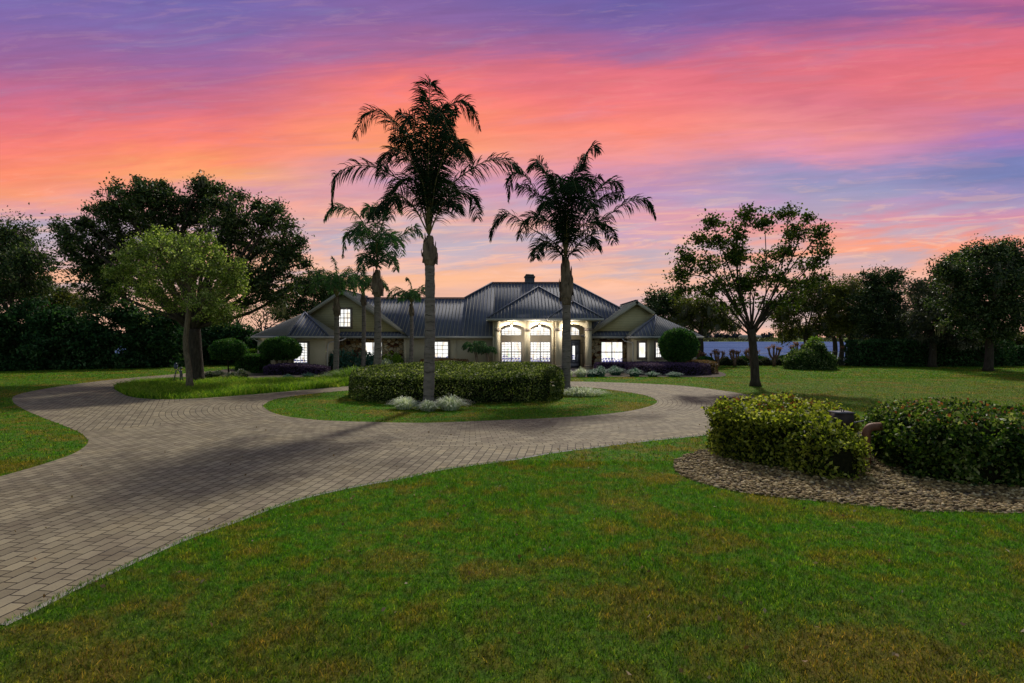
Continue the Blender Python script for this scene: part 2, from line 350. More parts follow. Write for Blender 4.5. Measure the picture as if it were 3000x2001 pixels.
M['hedgerow'] = foliage('hedgerow_leaves', [(.006, .020, .008), (.014, .046, .017), (.034, .095, .03), (.12, .19, .09)], .25, .6, .1)
M['olive'] = foliage('olive_leaves', [(.03, .042, .012), (.06, .075, .018), (.10, .11, .025), (.20, .19, .04)], .35)
M['silver'] = foliage('silver_leaves', [(.02, .03, .018), (.05, .06, .04), (.10, .11, .08)], .25)
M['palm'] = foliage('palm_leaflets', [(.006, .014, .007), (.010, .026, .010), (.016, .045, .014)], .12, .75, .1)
M['palm2'] = foliage('lit_palm_leaflets', [(.025, .06, .03), (.04, .10, .045), (.09, .16, .06)], .3, .7, .12)  # brighter copy of the palm leaflets, light put into the colour
M['rachis'] = mottled('palm_rachis', (.10, .11, .04), (.22, .17, .08), 8., .6, 0)
M['boxwood'] = foliage('clipped_hedge_leaves', [(.008, .018, .005), (.025, .045, .010), (.11, .145, .035), (.42, .44, .20)], .42, .5, .15)
M['bush'] = foliage('variegated_bush_leaves', [(.006, .012, .003), (.03, .05, .008), (.16, .19, .020), (.34, .35, .045), (.52, .50, .18)], .45, .5, .15)
M['bushdark'] = foliage('dark_bush_leaves', [(.004, .012, .004), (.014, .036, .008), (.05, .10, .015), (.14, .20, .03), (.40, .40, .20)], .35, .5, .15)
M['bushred'] = foliage('bush_tip_leaves', [(.20, .06, .025), (.32, .11, .05)], .3)
M['topiary'] = foliage('topiary_leaves', [(.006, .022, .008), (.016, .06, .018), (.05, .14, .03), (.16, .24, .05)], .35, .55, .12)
M['purple'] = foliage('purple_hedge_leaves', [(.025, .016, .045), (.07, .04, .12), (.19, .12, .27)], .25)
M['redhedge'] = foliage('rusty_hedge_leaves', [(.09, .05, .03), (.18, .10, .06), (.26, .16, .10)], .25)
M['teal'] = foliage('teal_grass_leaves', [(.03, .09, .07), (.06, .15, .12), (.12, .22, .18)], .25)
M['whiteg'] = foliage('white_striped_leaves', [(.06, .10, .06), (.34, .38, .32), (.62, .64, .58), (.75, .75, .7)], .3)
M['lime'] = foliage('lime_grass_leaves', [(.05, .11, .015), (.12, .22, .02), (.24, .34, .04)], .4)
M['wild'] = foliage('tall_grass_leaves', [(.02, .06, .006), (.08, .17, .014), (.20, .32, .03), (.42, .38, .10)], .5)
M['core'] = mottled('woody_inner_growth', (.008, .010, .005), (.022, .022, .011), 14., .95, .03, 0.)
M['moss'] = foliage('moss_strands', [(.10, .10, .08), (.20, .20, .16)], .2)
M['orange'] = foliage('knuckle_shoots', [(.22, .10, .06), (.42, .2, .12)], .25)
M['far'] = foliage('far_wood_leaves', [(.020, .026, .045), (.032, .036, .058), (.05, .055, .075)], .1)  # distance haze put into the leaf colour as a blue tint
def m_water(b, bs):
    p = pos(b); mp = b.n('ShaderNodeMapping'); mp.inputs['Scale'].default_value = (.5, 1.6, 1); b.L.new(p, mp.inputs[0])
    n = b.noise(mp.outputs[0], .9, 6, .7)
    b.L.new(b.ramp(b.m('ADD', b.m('MULTIPLY', b.noise(p, .02, 4), .5), b.m('MULTIPLY', b.noise(mp.outputs[0], .35, 6, .75), .5)), [(.38, c4(.07, .105, .24)), (.52, c4(.105, .15, .32)), (.60, c4(.15, .20, .38)), (.66, c4(.45, .45, .55))]), bs.inputs['Base Color'])  # pale ripple glints are painted into the water colour
    bump(b, bs, n, .5, .9)
M['water'] = mat('lake_water', m_water, rough=.6, spec=0.)
def m_pane(b, bs):
    tc = b.n('ShaderNodeTexCoord'); s = b.n('ShaderNodeSeparateXYZ'); b.L.new(tc.outputs['Generated'], s.inputs[0])
    oi = b.n('ShaderNodeObjectInfo')
    p = pos(b); s2 = b.n('ShaderNodeSeparateXYZ'); b.L.new(p, s2.inputs[0])
    blob = b.noise(b.comb(b.m('MULTIPLY', s2.outputs[0], 2.6), b.m('MULTIPLY', oi.outputs['Random'], 40), b.m('MULTIPLY', s2.outputs[2], 2.2)), 1., 5, .6)
    green = b.ss(blob, .60, .70)
    col = b.mix(b.m('MULTIPLY', green, .65), c4(1, .985, .95), c4(.40, .75, .36))
    room = b.noise(b.comb(b.m('MULTIPLY', s2.outputs[0], 4.5), b.m('MULTIPLY', oi.outputs['Random'], 17), b.m('MULTIPLY', s2.outputs[2], 1.4)), 1., 4, .55)
    col = b.mix(b.ss(room, .52, .60), col, b.mix(.5, col, c4(.80, .56, .30)))
    col = b.mix(b.m('MULTIPLY', b.ss(room, .36, .30), .5), col, c4(.35, .42, .60))
    # furniture silhouettes in the room, standing low in the window
    k = b.n('ShaderNodeTexBrick', offset=.3); b.L.new(b.comb(s2.outputs[0], s2.outputs[2]), k.inputs['Vector'])
    k.inputs['Brick Width'].default_value = .26; k.inputs['Row Height'].default_value = .2; k.inputs['Mortar Size'].default_value = .028; k.inputs['Scale'].default_value = 1.
    colx = b.noise(b.comb(b.m('MULTIPLY', s2.outputs[0], 1.8), b.m('MULTIPLY', oi.outputs['Random'], 30)), 1., 1)
    low = b.m('LESS_THAN', s2.outputs[2], b.m('ADD', .55, b.m('MULTIPLY', colx, 1.0)))
    f = b.m('MULTIPLY', b.m('MULTIPLY', low, b.m('SUBTRACT', 1., k.outputs['Fac'])), .93)
    col = b.mix(f, col, c4(.04, .04, .24))
    bs.inputs['Base Color'].default_value = (.1, .1, .12, 1); bs.inputs['Roughness'].default_value = .1
    b.L.new(col, bs.inputs['Emission Color']); bs.inputs['Emission Strength'].default_value = 1.25
M['pane'] = mat('lit_pane', m_pane)
def m_glow(b, bs):
    bs.inputs['Emission Color'].default_value = (1, .95, .82, 1); bs.inputs['Emission Strength'].default_value = 40
M['glow'] = mat('lamp_glass', m_glow)
def m_pebble(b, bs):
    g = b.n('ShaderNodeNewGeometry')
    b.L.new(b.ramp(g.outputs['Random Per Island'], [(0, c4(.045, .026, .008)), (.4, c4(.18, .115, .040)), (.8, c4(.32, .22, .085)), (1, c4(.55, .43, .24))]), bs.inputs['Base Color'])
M['pebble'] = mat('pebble', m_pebble, rough=.75)
M['gravel_base'] = mottled('gravel_base', (.10, .075, .05), (.26, .20, .13), 14., .9, .03)
M['rust'] = mottled('rusty_pipe', (.16, .07, .04), (.28, .13, .08), 9., .6, .002)
M['wood'] = mottled('pale_stake', (.30, .24, .14), (.40, .33, .2), 12., .8, 0)
M['boxmat'] = mottled('utility_box', (.030, .020, .020), (.055, .036, .034), 10., .6, .001, .2)
M['concrete'] = mottled('concrete', (.28, .26, .22), (.36, .33, .29), 6., .85, .004)
M['porch'] = mottled('porch_floor', (.12, .10, .14), (.17, .14, .18), 5., .5, .002)

# ------------------------------------------------------------------ leaf, twig and plant generators
def leaves(mb, c, size, ratio=.5, up=.0, dirs=None, jitter=.35):
    """one four-sided leaf at each centre c"""
    c = np.asarray(c); n = len(c)
    a = rng.normal(size=(n, 3)); 
    if dirs is not None: a = a*.6+dirs
    a[:, 2] -= .15; a = unit(a)
    u = rng.normal(size=(n, 3)); u[:, 2] += up; q = unit(np.cross(a, u))
    s = size*(1+jitter*rng.uniform(-1, 1, n))[:, None]
    fold = np.cross(a, q)*s*.12
    v = np.stack((c-a*s*.5, c+q*s*ratio*.5+fold, c+a*s*.5, c-q*s*ratio*.5+fold), 1).reshape(-1, 3)
    mb.add(v, np.arange(4*n).reshape(n, 4))
def inpoly(x, y, poly):
    x = np.asarray(x); y = np.asarray(y); r = np.zeros(x.shape, bool); p = np.asarray(poly); j = len(p)-1
    for i in range(len(p)):
        xi, yi, xj, yj = p[i, 0], p[i, 1], p[j, 0], p[j, 1]
        if yi != yj: r ^= ((yi > y) != (yj > y)) & (x < (xj-xi)*(y-yi)/(yj-yi)+xi)
        j = i
    return r
def ball(n, p=2.2):
    d = unit(rng.normal(size=(n, 3))); return d*(rng.uniform(0, 1, n)**(1/p))[:, None]
def make_tree(name, label, base, trunk, blobs, per, lsize, bark, leafm, fork=None, cr=.5, cat='tree', group=None,
              limb_r=None, ratio=.55, moss=0, twig_r=.014, flat=.7, dens=1.):
    """trunk: [(x,y,z,r)...] world; blobs: [(x,y,z,rx,ry,rz,clusters)...]"""
    root = thing(name, base, label, cat, group)
    t = MB(); tp = np.array(trunk, float)
    cv = catmull(tp[:, :3], 12); rr = np.interp(np.linspace(0, 1, 12), np.linspace(0, 1, len(tp)), tp[:, 3])
    rr[0] *= 1.35; t.tube(cv, rr, 12)
    lf = MB(); strands = MB(); top = tp[-1, :3]; r0 = tp[-1, 3] if limb_r is None else limb_r
    for (x, y, z, rx, ry, rz, nc) in blobs:
        c = np.array((x, y, z)); st = cv[-1-int(rng.integers(0, 4))] if fork is None else np.array(fork)+rng.normal(size=3)*[.05, .05, .25]
        mid = st*.5+c*.5+rng.normal(size=3)*np.linalg.norm(c-st)*.07; mid[2] += (c[2]-st[2])*.05
        limb = catmull([st, mid, c, c+(c-mid)*.12+rng.normal(size=3)*.15], 10); lr = np.interp(np.linspace(0, 1, 10), [0, .5, 1], [r0*.5, r0*.22, .012])
        t.tube(limb, lr, 7)
        nc = int(nc*dens); dd = ball(nc, 2.6); lob = 1+.28*np.sin(dd[:, 0]*5+rng.uniform(0, 6))*np.sin(dd[:, 2]*5+rng.uniform(0, 6))+.14*rng.normal(size=nc); cc = dd*lob[:, None]*[rx, ry, rz]+c
        cc += rng.normal(size=cc.shape)*.22*min(rx, rz)
        allp = []
        for q in cc:
            j = 2+int(np.argmin(np.linalg.norm(limb[2:]-q, axis=1)+rng.uniform(0, .4*rx, 8))); s0 = limb[j]
            m_ = s0*.5+q*.5+rng.normal(size=3)*.08*np.linalg.norm(q-s0)-[0, 0, .04]
            if twig_r: t.tube(np.array((s0, m_, q)), [twig_r*2.0, twig_r*1.2, twig_r*.5], 4, False)
        k = rng.integers(int(per*.5), int(per*1.5), nc)
        ctr = np.repeat(cc, k, 0); rad = np.repeat(cr*rng.uniform(.4, 1.4, nc), k)
        o = rng.normal(size=(len(ctr), 3))*rad[:, None]*[.55, .55, .55*flat]
        leaves(lf, ctr+o, lsize, ratio, up=.6)
        if moss:
            for q in cc[rng.uniform(size=nc) < moss]:
                hh = rng.uniform(.3, 1.1); m_ = 26
                xs = q+rng.normal(size=(m_, 3))*[.13, .13, .05]
                for s_ in xs:
                    l_ = hh*rng.uniform(.4, 1.); d = rng.normal(size=2)*.05
                    strands.add([s_+(-.02, 0, 0), s_+(.02, 0, 0), s_+(d[0]+.008, d[1], -l_), s_+(d[0]-.008, d[1], -l_)], [(0, 1, 2, 3)])
    t.build('trunk', bark, root, smooth=True); lf.build('crown', leafm, root)
    if strands.n: strands.build('hanging_moss', M['moss'], root)
    return root
def px_blobs(Y, lst, dy=0.):
    """(px, py, rx_px, rz_px, clusters[, depth offset, depth radius])"""
    out = []
    for q in lst:
        px, py, rx, rz, n = q[:5]; off = q[5] if len(q) > 5 else rng.uniform(-1, 1)*dy
        yy = Y+off; c = P(px, py, yy); s = yy/F
        out.append((*c, rx*s, (q[6] if len(q) > 6 else rx*s*.9), rz*s, n))
    return out
def frond(mb_l, mb_r, pts, n=90, ln=.75, wd=.035, r0=.035, droop=.36, start=.15):
    cv = catmull(pts, 26); tt = np.linspace(0, 1, 26)
    mb_r.tube(cv, np.linspace(r0, .006, 26), 5)
    tang = unit(np.gradient(cv, axis=0)); u = np.sort(rng.uniform(start, 1., 2*n))
    p = np.stack([np.interp(u, tt, cv[:, i]) for i in range(3)], 1); tg = unit(np.stack([np.interp(u, tt, tang[:, i]) for i in range(3)], 1))
    side = np.cross(tg, [0, 0, 1.]); bad = np.linalg.norm(side, axis=1) < .25
    ref = cv[-1]-cv[0]; ref = np.cross(ref, [0, 0, 1.]); ref = ref/(np.linalg.norm(ref)+1e-6)
    side[bad] = ref; side = unit(side)
    sg = np.where(rng.uniform(size=2*n) < .5, 1., -1.)[:, None]; low = (rng.uniform(size=2*n) < .6)[:, None]; G_ = np.array([0, 0, 1.])
    sp_ = (.40+.5*np.abs(tg[:, 2:3])); d = np.where(low, side*sg*sp_*1.1-G_*.45+tg*.5, side*sg*sp_*1.3+G_*.45+tg*.6)+rng.normal(size=(2*n, 3))*.09; d = unit(d)
    prof = (np.sin(np.pi*np.clip((u-start)/(1-start)*.86+.12, 0, 1))**.5)[:, None]
    l = ln*prof*rng.uniform(.8, 1.1, (2*n, 1))*np.where(low, 1., .7); w_ = wd*rng.uniform(.8, 1.2, (2*n, 1))
    wdir = unit(np.cross(d, rng.normal(size=(2*n, 3))*.5+[0, 1, 0]))*w_
    a1 = p+d*l*.45; dr = unit(d*.8-G_*droop); a2 = a1+dr*l*.35; a3 = a2+unit(dr-G_*droop)*l*.25
    v = np.stack((p-wdir*.5, p+wdir*.5, a1+wdir, a1-wdir, a2+wdir*.8, a2-wdir*.8, a3), 1).reshape(-1, 3)
    i = np.arange(2*n)[:, None]*7
    mb_l.add(v, np.concatenate((i+[0, 1, 2, 3], i+[3, 2, 4, 5])))
    mb_l.f.append(i+[5, 4, 6]+(mb_l.n-len(v)))
def make_palm(label, base, top, r, bulge, fronds, leafm, n=90, ln=.75, boot=1.0, group='queen palms around the drive', wd=.035):
    """base,top: world points; bulge: (z_low, z_high, radius); fronds: list of world point lists"""
    root = thing('queen_palm', base, label, 'palm tree', group)
    t = MB(); base = np.array(base); top = np.array(top); H = bulge[0]-base[2]+.05
    k = 60; u = np.linspace(0, 1, k); zb = (bulge[0]-base[2])/(top[2]-base[2])
    pts = base+(top-base)*(u*zb)[:, None]; pts[:, 0] += .05*np.sin(u*2.4); rad = r*(1.12-.18*u)
    rad = rad*(1+.035*np.sin(u*k*.9)+rng.normal(size=k)*.015); rad[0] *= 1.35; rad[1] *= 1.2; rad[2] *= 1.08
    t.tube(pts, rad, 18); t.build('trunk', M['palm_bark'], root, smooth=True)
    # swollen crown shaft of old leaf bases
    s = MB(); p0 = pts[-1]; uu = np.linspace(0, 1, 16); zz = p0[2]-.05+(top[2]-p0[2]+.05)*uu
    prof = np.interp(uu, [0, .16, .38, .6, .85, 1], [r*.95, bulge[2]*.84, bulge[2], bulge[2]*.74, bulge[2]*.5, bulge[2]*.32])
    cx = np.interp(uu, [0, 1], [p0[0], top[0]])
    s.tube(np.stack((cx, np.full(16, p0[1]), zz), 1), prof, 12)
    for i in range(int(26*boot)):            # ragged boots clasping the shaft
        a = i*2.4; f = (i % 13)/13; zc = zz[0]+.05+f*(zz[-1]-zz[0])*.85; rr = np.interp(f, [0, .3, .6, 1], [bulge[2]*.95, bulge[2]*1.02, bulge[2]*.8, bulge[2]*.5])
        hh = (zz[-1]-zz[0])*.28; ca, sa = math.cos(a), math.sin(a); c0 = np.array((np.interp(f, [0, 1], [p0[0], top[0]]), p0[1], zc))
        w2 = rr*.55; tn = np.array((-sa, ca, 0)); rd = np.array((ca, sa, 0))
        s.add([c0+rd*rr*.95-tn*w2, c0+rd*rr*.95+tn*w2, c0+rd*rr*1.06+tn*w2*.6+[0, 0, hh*.7], c0+rd*(rr*1.03)+[0, 0, hh], c0+rd*rr*1.06-tn*w2*.6+[0, 0, hh*.7]], [(0, 1, 2, 3, 4)])
    s.build('crown_shaft', M['palm_boot'], root, smooth=True)
    for f in fronds:
        l, rr_ = MB(), MB(); frond(l, rr_, f, n, ln, wd)
        fo = rr_.build('frond', M['rachis'], root, smooth=True)
        l.build('leaflet', leafm, fo)['kind'] = 'stuff'
    return root
def fpx(Y, o, pts, dy):
    """frond from pixel points at depth Y, bending dy metres towards or away over its length"""
    k = len(pts); out = [np.array(P(*o, Y))]
    for i, (a, c) in enumerate(pts): out.append(np.array(P(a, c, Y+dy*(i+1)/k)))
    return out
def strap_clump(name, label, base, w_, h_, n, leafm, cat='plant', group=None, bw=.022, droop=1., part='leaf_blade', ell=None):
    mb = MB(); bx, by = base[:2]; ex, ey = ell or (w_*.3, w_*.3)
    a = rng.uniform(0, 2*np.pi, n); q = np.sqrt(rng.uniform(0, 1, n)); o = np.stack((bx+np.cos(a)*q*ex, by+np.sin(a)*q*ey, np.zeros(n)), 1)
    d = np.stack((np.cos(a), np.sin(a)), 1)*(.15+q*.85)[:, None]+rng.normal(size=(n, 2))*.35
    L_ = h_*rng.uniform(.6, 1.15, n)*(1-.5*q); out = min(w_, 1.2*h_+.3*w_)*(.1+.5*q)*rng.uniform(.5, 1.2, n)*droop
    sd = np.stack((-d[:, 1], d[:, 0], np.zeros(n)), 1); sd = unit(sd)*bw
    rows = []
    for u in (0, .35, .7, 1.):
        r_ = out*u**1.5; zz = L_*(2.35*u-1.65*u*u)
        c = o+np.stack((unit(d)[:, 0]*r_, unit(d)[:, 1]*r_, zz), 1); k = (1-u*.85) if u else .7
        rows += [c-sd*k, c+sd*k]
    v = np.stack(rows, 1).reshape(-1, 3); i = np.arange(n)[:, None]*8
    mb.add(v, np.concatenate((i+[0, 1, 3, 2], i+[2, 3, 5, 4], i+[4, 5, 7, 6])))
    return tag(mb.build(name, leafm, origin=(bx, by, 0)), label, cat, group)
def shell_hedge(name, label, foot, top, n, lsize, leafm, zb=.0, cat='hedge', group=None, rough=.08, parts=None, ratio=.6, extra=None, stems=None, round_=.18, gaps=0.):
    """foot: closed footprint polygon; top: height or f(x,y). Leaves over top and sides, solid leafy core within."""
    foot = np.array(foot)[:, :2]; cen = foot.mean(0); topf = top if callable(top) else (lambda x_, y_: np.full(np.shape(x_), float(top)))
    root = thing(name, (cen[0], cen[1], 0), label, cat, group)
    # core
    core = MB(); k = len(foot); ins = cen+(foot-cen)*.88
    zt = topf(ins[:, 0], ins[:, 1]); ins2 = cen+(foot-cen)*.80
    lo = np.column_stack((ins, np.full(k, zb+.02))); md = np.column_stack((ins, zt*.8)); hi = np.column_stack((ins2, topf(ins2[:, 0], ins2[:, 1])*.92))
    ctr = [[cen[0], cen[1], float(topf(np.array([cen[0]]), np.array([cen[1]]))[0])*.92]]
    v = np.vstack((lo, md, hi, ctr)); f = []
    for i in range(k):
        j = (i+1) % k; f += [(i, j, k+j, k+i), (k+i, k+j, 2*k+j, 2*k+i), (2*k+i, 2*k+j, 3*k)]
    core.add(v, f)
    mn, mx = foot.min(0), foot.max(0)
    per = np.linalg.norm(np.roll(foot, -1, 0)-foot, axis=1); cum = np.concatenate(([0], np.cumsum(per)))
    xa = foot[:, 0]; ya = foot[:, 1]; area = .5*abs(np.dot(xa, np.roll(ya, -1))-np.dot(ya, np.roll(xa, -1)))
    hm = float(np.mean(topf(foot[:, 0], foot[:, 1]))); at, as_ = area, cum[-1]*hm
    nt_ = int(n*at/(at+as_)); ns = n-nt_
    pts = np.zeros((0, 2))
    while len(pts) < nt_:
        q = rng.uniform(mn, mx, (nt_*2, 2)); pts = np.vstack((pts, q[inpoly(q[:, 0], q[:, 1], foot)]))
    pts = pts[:nt_]; T = np.column_stack((pts, topf(pts[:, 0], pts[:, 1])))
    # soften the upper rim
    dmin = np.full(nt_, 9.)
    for i in range(k):
        a_, b_ = foot[i], foot[(i+1) % k]; ab = b_-a_; tt = np.clip(((pts-a_)@ab)/(ab@ab+1e-9), 0, 1); dmin = np.minimum(dmin, np.linalg.norm(pts-(a_+tt[:, None]*ab), axis=1))
    T[:, 2] -= round_*np.exp(-dmin/.15)*1.0
    s = rng.uniform(0, cum[-1], ns); i = np.clip(np.searchsorted(cum, s)-1, 0, k-1); fr = ((s-cum[i])/(per[i]+1e-9))[:, None]
    sxy = foot[i]*(1-fr)+foot[(i+1) % k]*fr; zt = topf(sxy[:, 0], sxy[:, 1]); sz = zb+(zt-zb)*rng.uniform(0, 1, ns)
    tck = np.where(sz > zt-round_, (sz-(zt-round_)), 0)[:, None]; inw = unit(cen-sxy)
    S = np.column_stack((sxy+inw*tck*.5, sz)); nd = np.column_stack((-inw, np.zeros(ns)))
    A = np.vstack((T, S)); dirs = np.vstack((np.tile([0, 0, 1.], (len(T), 1)), nd))
    # lumps: sum of sines as surface relief
    ph = rng.uniform(0, 6, 6); rel = (np.sin(A[:, 0]*2.3+ph[0])*np.sin(A[:, 1]*2.1+ph[1])+np.sin(A[:, 0]*5.1+ph[2]+A[:, 2]*4)*np.sin(A[:, 1]*4.7+ph[3]+A[:, 2]*3)+np.sin(A[:, 2]*6+ph[4]))*.4
    A += dirs*(rel*rough+rng.normal(size=len(A))*rough*.7)[:, None]
    if gaps:
        kx = np.sin(A[:, 0]*7+ph[1])+np.sin(A[:, 2]*8+ph[2])+np.sin(A[:, 1]*6.5+ph[5])+rng.normal(size=len(A))*.5
        A = A[kx > -2+gaps*2]
    lf = MB(); leaves(lf, A, lsize, ratio)
    core.build('inner_growth', M['core'], root); lf.build('foliage', leafm, root)
    if extra is not None:
        e = MB(); leaves(e, extra(A), lsize*.9, ratio); e.build('young_shoots', M['bushred'], root)
    return root
def round_shrub(name, label, base, c, rx, ry, rz, n, lsize, leafm, bark, stems=1, cat='shrub', group=None, flatb=-.75, rough=.05, stemr=.06):
    root = thing(name, base, label, cat, group); c = np.array(c)
    t = MB()
    for i in range(stems):
        a = rng.uniform(0, 6.28); o = np.array((math.cos(a), math.sin(a)*.6, 0))*(.0 if stems == 1 else .08)
        e = c+np.array((math.cos(a)*rx*.5, math.sin(a)*ry*.3, -rz*.2))*(0 if stems == 1 else 1)
        b0 = np.array(base)+o; t.tube(catmull([b0, b0*.5+e*.5+rng.normal(size=3)*.04, e], 6), np.linspace(stemr, stemr*.6, 6), 7)
    t.build('stem' if stems == 1 else 'stems', bark, root, smooth=True)
    d = unit(rng.normal(size=(n, 3))); d = d[d[:, 2] > flatb]; r_ = 1-np.abs(rng.normal(size=len(d)))*.10
    lump = 1+rough*(np.sin(d[:, 0]*6+1)*np.sin(d[:, 2]*7)+np.sin(d[:, 1]*9+d[:, 0]*4)+rng.normal(size=len(d))*.5)
    lf = MB(); leaves(lf, c+d*[rx, ry, rz]*(r_*lump)[:, None], lsize, .6)
    inner = ball(n//5, 3)*[rx*.85, ry*.85, rz*.85]; inner = inner[inner[:, 2] > flatb*rz]; leaves(lf, c+inner, lsize*1.8, .8)
    lf.build('foliage', leafm, root); return root

# ------------------------------------------------------------------ ground, lake, drive
xs = np.unique(np.concatenate((np.linspace(-4000, -150, 14), np.linspace(-150, 150, 61), np.linspace(150, 4000, 14))))
ys = np.unique(np.concatenate((np.linspace(-60, 55, 40), np.linspace(55, 95, 21), np.linspace(95, 520, 8), np.linspace(520, 640, 13), [900, 2000, 6000])))
def gz(x_, y_):
    z_ = np.interp(y_, [-100, 56, 62, 80, 92, 540, 566, 600, 640, 6000], [0, 0, -.15, -1.35, -2.4, -2.4, -1.6, .5, 1.5, 1.5])
    return z_
XX, YY = np.meshgrid(xs, ys); ZZ = gz(XX, YY)
g = MB(); ny, nx = XX.shape; idx = np.arange(ny*nx).reshape(ny, nx)
g.add(np.stack((XX, YY, ZZ), -1).reshape(-1, 3), np.stack((idx[:-1, :-1], idx[:-1, 1:], idx[1:, 1:], idx[1:, :-1]), -1).reshape(-1, 4))
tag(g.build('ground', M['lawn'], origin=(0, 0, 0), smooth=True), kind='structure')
l = MB().add([(-4000, 70, -1.5), (4000, 70, -1.5), (4000, 575, -1.5), (-4000, 575, -1.5)], [(0, 1, 2, 3)])
tag(l.build('lake', M['water'], origin=(0, 300, -1.5)), kind='structure')

def gp(lst): return [G(*p)[:2] for p in lst]
edge_near = gp([(0,1833),(89,1789),(204,1730),(274,1698),(373,1653),(462,1613),(558,1573),(700,1524),(800,1486),(900,1456),(1040,1425),(1186,1399),(1308,1373),(1492,1348),(1615,1327),(1737,1311),(1900,1291),(2093,1272)])
edge_right = [(7.6, 18.3), (9.4, 21.2), (10.2, 24.)]
edge_far = gp([(2232,1176),(2199,1160),(2135,1147),(2007,1131),(1905,1125),(1803,1121),(1675,1118),(1480,1119),(1300,1122),(1160,1126),(1040,1130),(900,1142),(727,1157),(574,1168),(459,1170),(383,1163),(344,1146),(333,1136),(350,1125),(400,1116),(480,1107.5),(546,1105),(620,1104),(700,1102),(752,1098)])
edge_back = gp([(775,1080),(706,1082),(616,1088),(546,1094),(471,1100),(344,1111),(210,1127),(96,1146),(42,1161),(40,1180),(69,1199),(115,1220),(172,1242),(230,1266),(253,1284),(256,1301),(214,1330),(115,1364),(0,1397),(-300,1480)])
start = [(-8.2, 5.3), (-8.2, -5), (-4.7, -5), (-4.85, 3.5)]
def smooth(p, n): return [tuple(q) for q in catmull([(*a, 0) for a in p], n)[:, :2]]
drive = smooth(edge_near+edge_right+edge_far, 170)+smooth(edge_back, 90)+start
island = smooth(gp([(768,1190),(800,1172),(880,1158),(1000,1146),(1150,1137),(1400,1131),(1600,1131),(1740,1137),(1830,1148),(1895,1160),(1925,1175),(1905,1190),(1840,1205),(1750,1216),(1640,1224),(1450,1232),(1250,1239),(1100,1237),(950,1232),(850,1222),(795,1208),(768,1190)]), 80)[:-1]
def sheet(name, outer, hole, m, z_):
    import bmesh
    from mathutils.geometry import tessellate_polygon
    loops = [[Vector((*p, z_)) for p in outer]]+([[Vector((*p, z_)) for p in hole]] if hole else [])
    tri = tessellate_polygon(loops); allv = [tuple(v_) for lp in loops for v_ in lp]
    mb = MB().add(allv, [tuple(t) for t in tri]); o = mb.build(name, m, origin=(0, 0, 0))
    for p in o.data.polygons:
        if p.normal.z < 0: p.flip()
    return tag(o, kind='structure')
sheet('driveway', drive, island, M['paver'], .008)
bedL = smooth(gp([(640,1103),(700,1104),(760,1111),(860,1108),(960,1106),(1060,1105),(1200,1104),(1420,1102),(1600,1103),(1700,1105),(1800,1104.5),(2000,1105),(2110,1105),(2125,1095),(2090,1085)]), 60)+[(17, 52), (-1, 49.5), (-16, 50.5), (-24, 50), (-23.5, 46)]
sheet('planting_bed', bedL, None, M['mulch'], .012)
gravel = smooth([G(*p)[:2] for p in [(1972,1368),(1985,1345),(2040,1325),(2100,1308)]]+[(6.6,17.2),(9.5,17.2),(12.5,15.2),(13.2,12.4)]+[G(*p)[:2] for p in [(3060,1490),(2850,1500),(2700,1500),(2550,1485),(2420,1472),(2300,1460),(2150,1440),(2050,1415),(1990,1390),(1972,1368)]], 70)[:-1]
sheet('gravel_bed', gravel, None, M['gravel_base'], .006)
# concrete edging under the last course of pavers, right side of the near drive
e = MB(); en = smooth(edge_near, 90)
for a_, b_ in zip(en[:-1], en[1:]):
    a_ = np.array(a_); b_ = np.array(b_); nn = np.array((b_-a_)[::-1]*[1, -1]); nn /= np.linalg.norm(nn)+1e-9
    e.add([(*a_, .006), (*(a_+nn*.07), .004), (*(b_+nn*.07), .004), (*b_, .006), (*a_, .012), (*(a_+nn*.05), .010), (*(b_+nn*.05), .010), (*b_, .012)], [(4, 5, 6, 7), (1, 2, 6, 5), (0, 3, 7, 4)])
tag(e.build('driveway_edging', M['concrete'], origin=(0, 0, 0)), kind='structure')

# grass blades
def blades(name, npts, ylo, yhi, h_, w_, m, excl=True, region=None, xr=None, power=1.):
    if region is not None:
        rg = np.array(region); mn, mx = rg.min(0), rg.max(0); q = rng.uniform(mn, mx, (npts, 2)); q = q[inpoly(q[:, 0], q[:, 1], rg)]
    else:
        y_ = ylo+(yhi-ylo)*rng.uniform(0, 1, npts)**power; x_ = rng.uniform(-1, 1, npts)*(y_*.92+1.2); q = np.column_stack((x_, y_))
    if excl:
        k = inpoly(q[:, 0], q[:, 1], drive) & ~inpoly(q[:, 0], q[:, 1], island)
        k |= inpoly(q[:, 0], q[:, 1], gravel) | inpoly(q[:, 0], q[:, 1], bedL); q = q[~k]
    n = len(q); patch = .5+.5*np.sin(q[:, 0]*1.3+np.sin(q[:, 1]*1.7)*1.5)*np.sin(q[:, 1]*1.1+q[:, 0]*.4)
    H = h_*rng.uniform(.5, 1.3, n)*(.75+.5*patch); a = rng.uniform(0, np.pi, n); s = np.stack((np.cos(a), np.sin(a), np.zeros(n)), 1)*w_*.5
    base = np.column_stack((q, np.zeros(n))); lean = rng.normal(size=(n, 3))*H[:, None]*.55; lean[:, 2] = 0
    mid = base+lean*.35+np.column_stack((np.zeros((n, 2)), H*.6)); tip = base+lean*1.1+np.column_stack((np.zeros((n, 2)), H))
    v = np.stack((base-s, base+s, mid+s*.7, mid-s*.7, tip), 1).reshape(-1, 3); i = np.arange(n)[:, None]*5
    mb = MB().add(v, i+[0, 1, 2, 3]); mb.f.append(i+[3, 2, 4])
    return mb
tag(blades('g', 330000, 3.6, 13, .045, .0075, None, power=.8).build('grass', M['blade'], origin=(0, 0, 0)), kind='stuff')
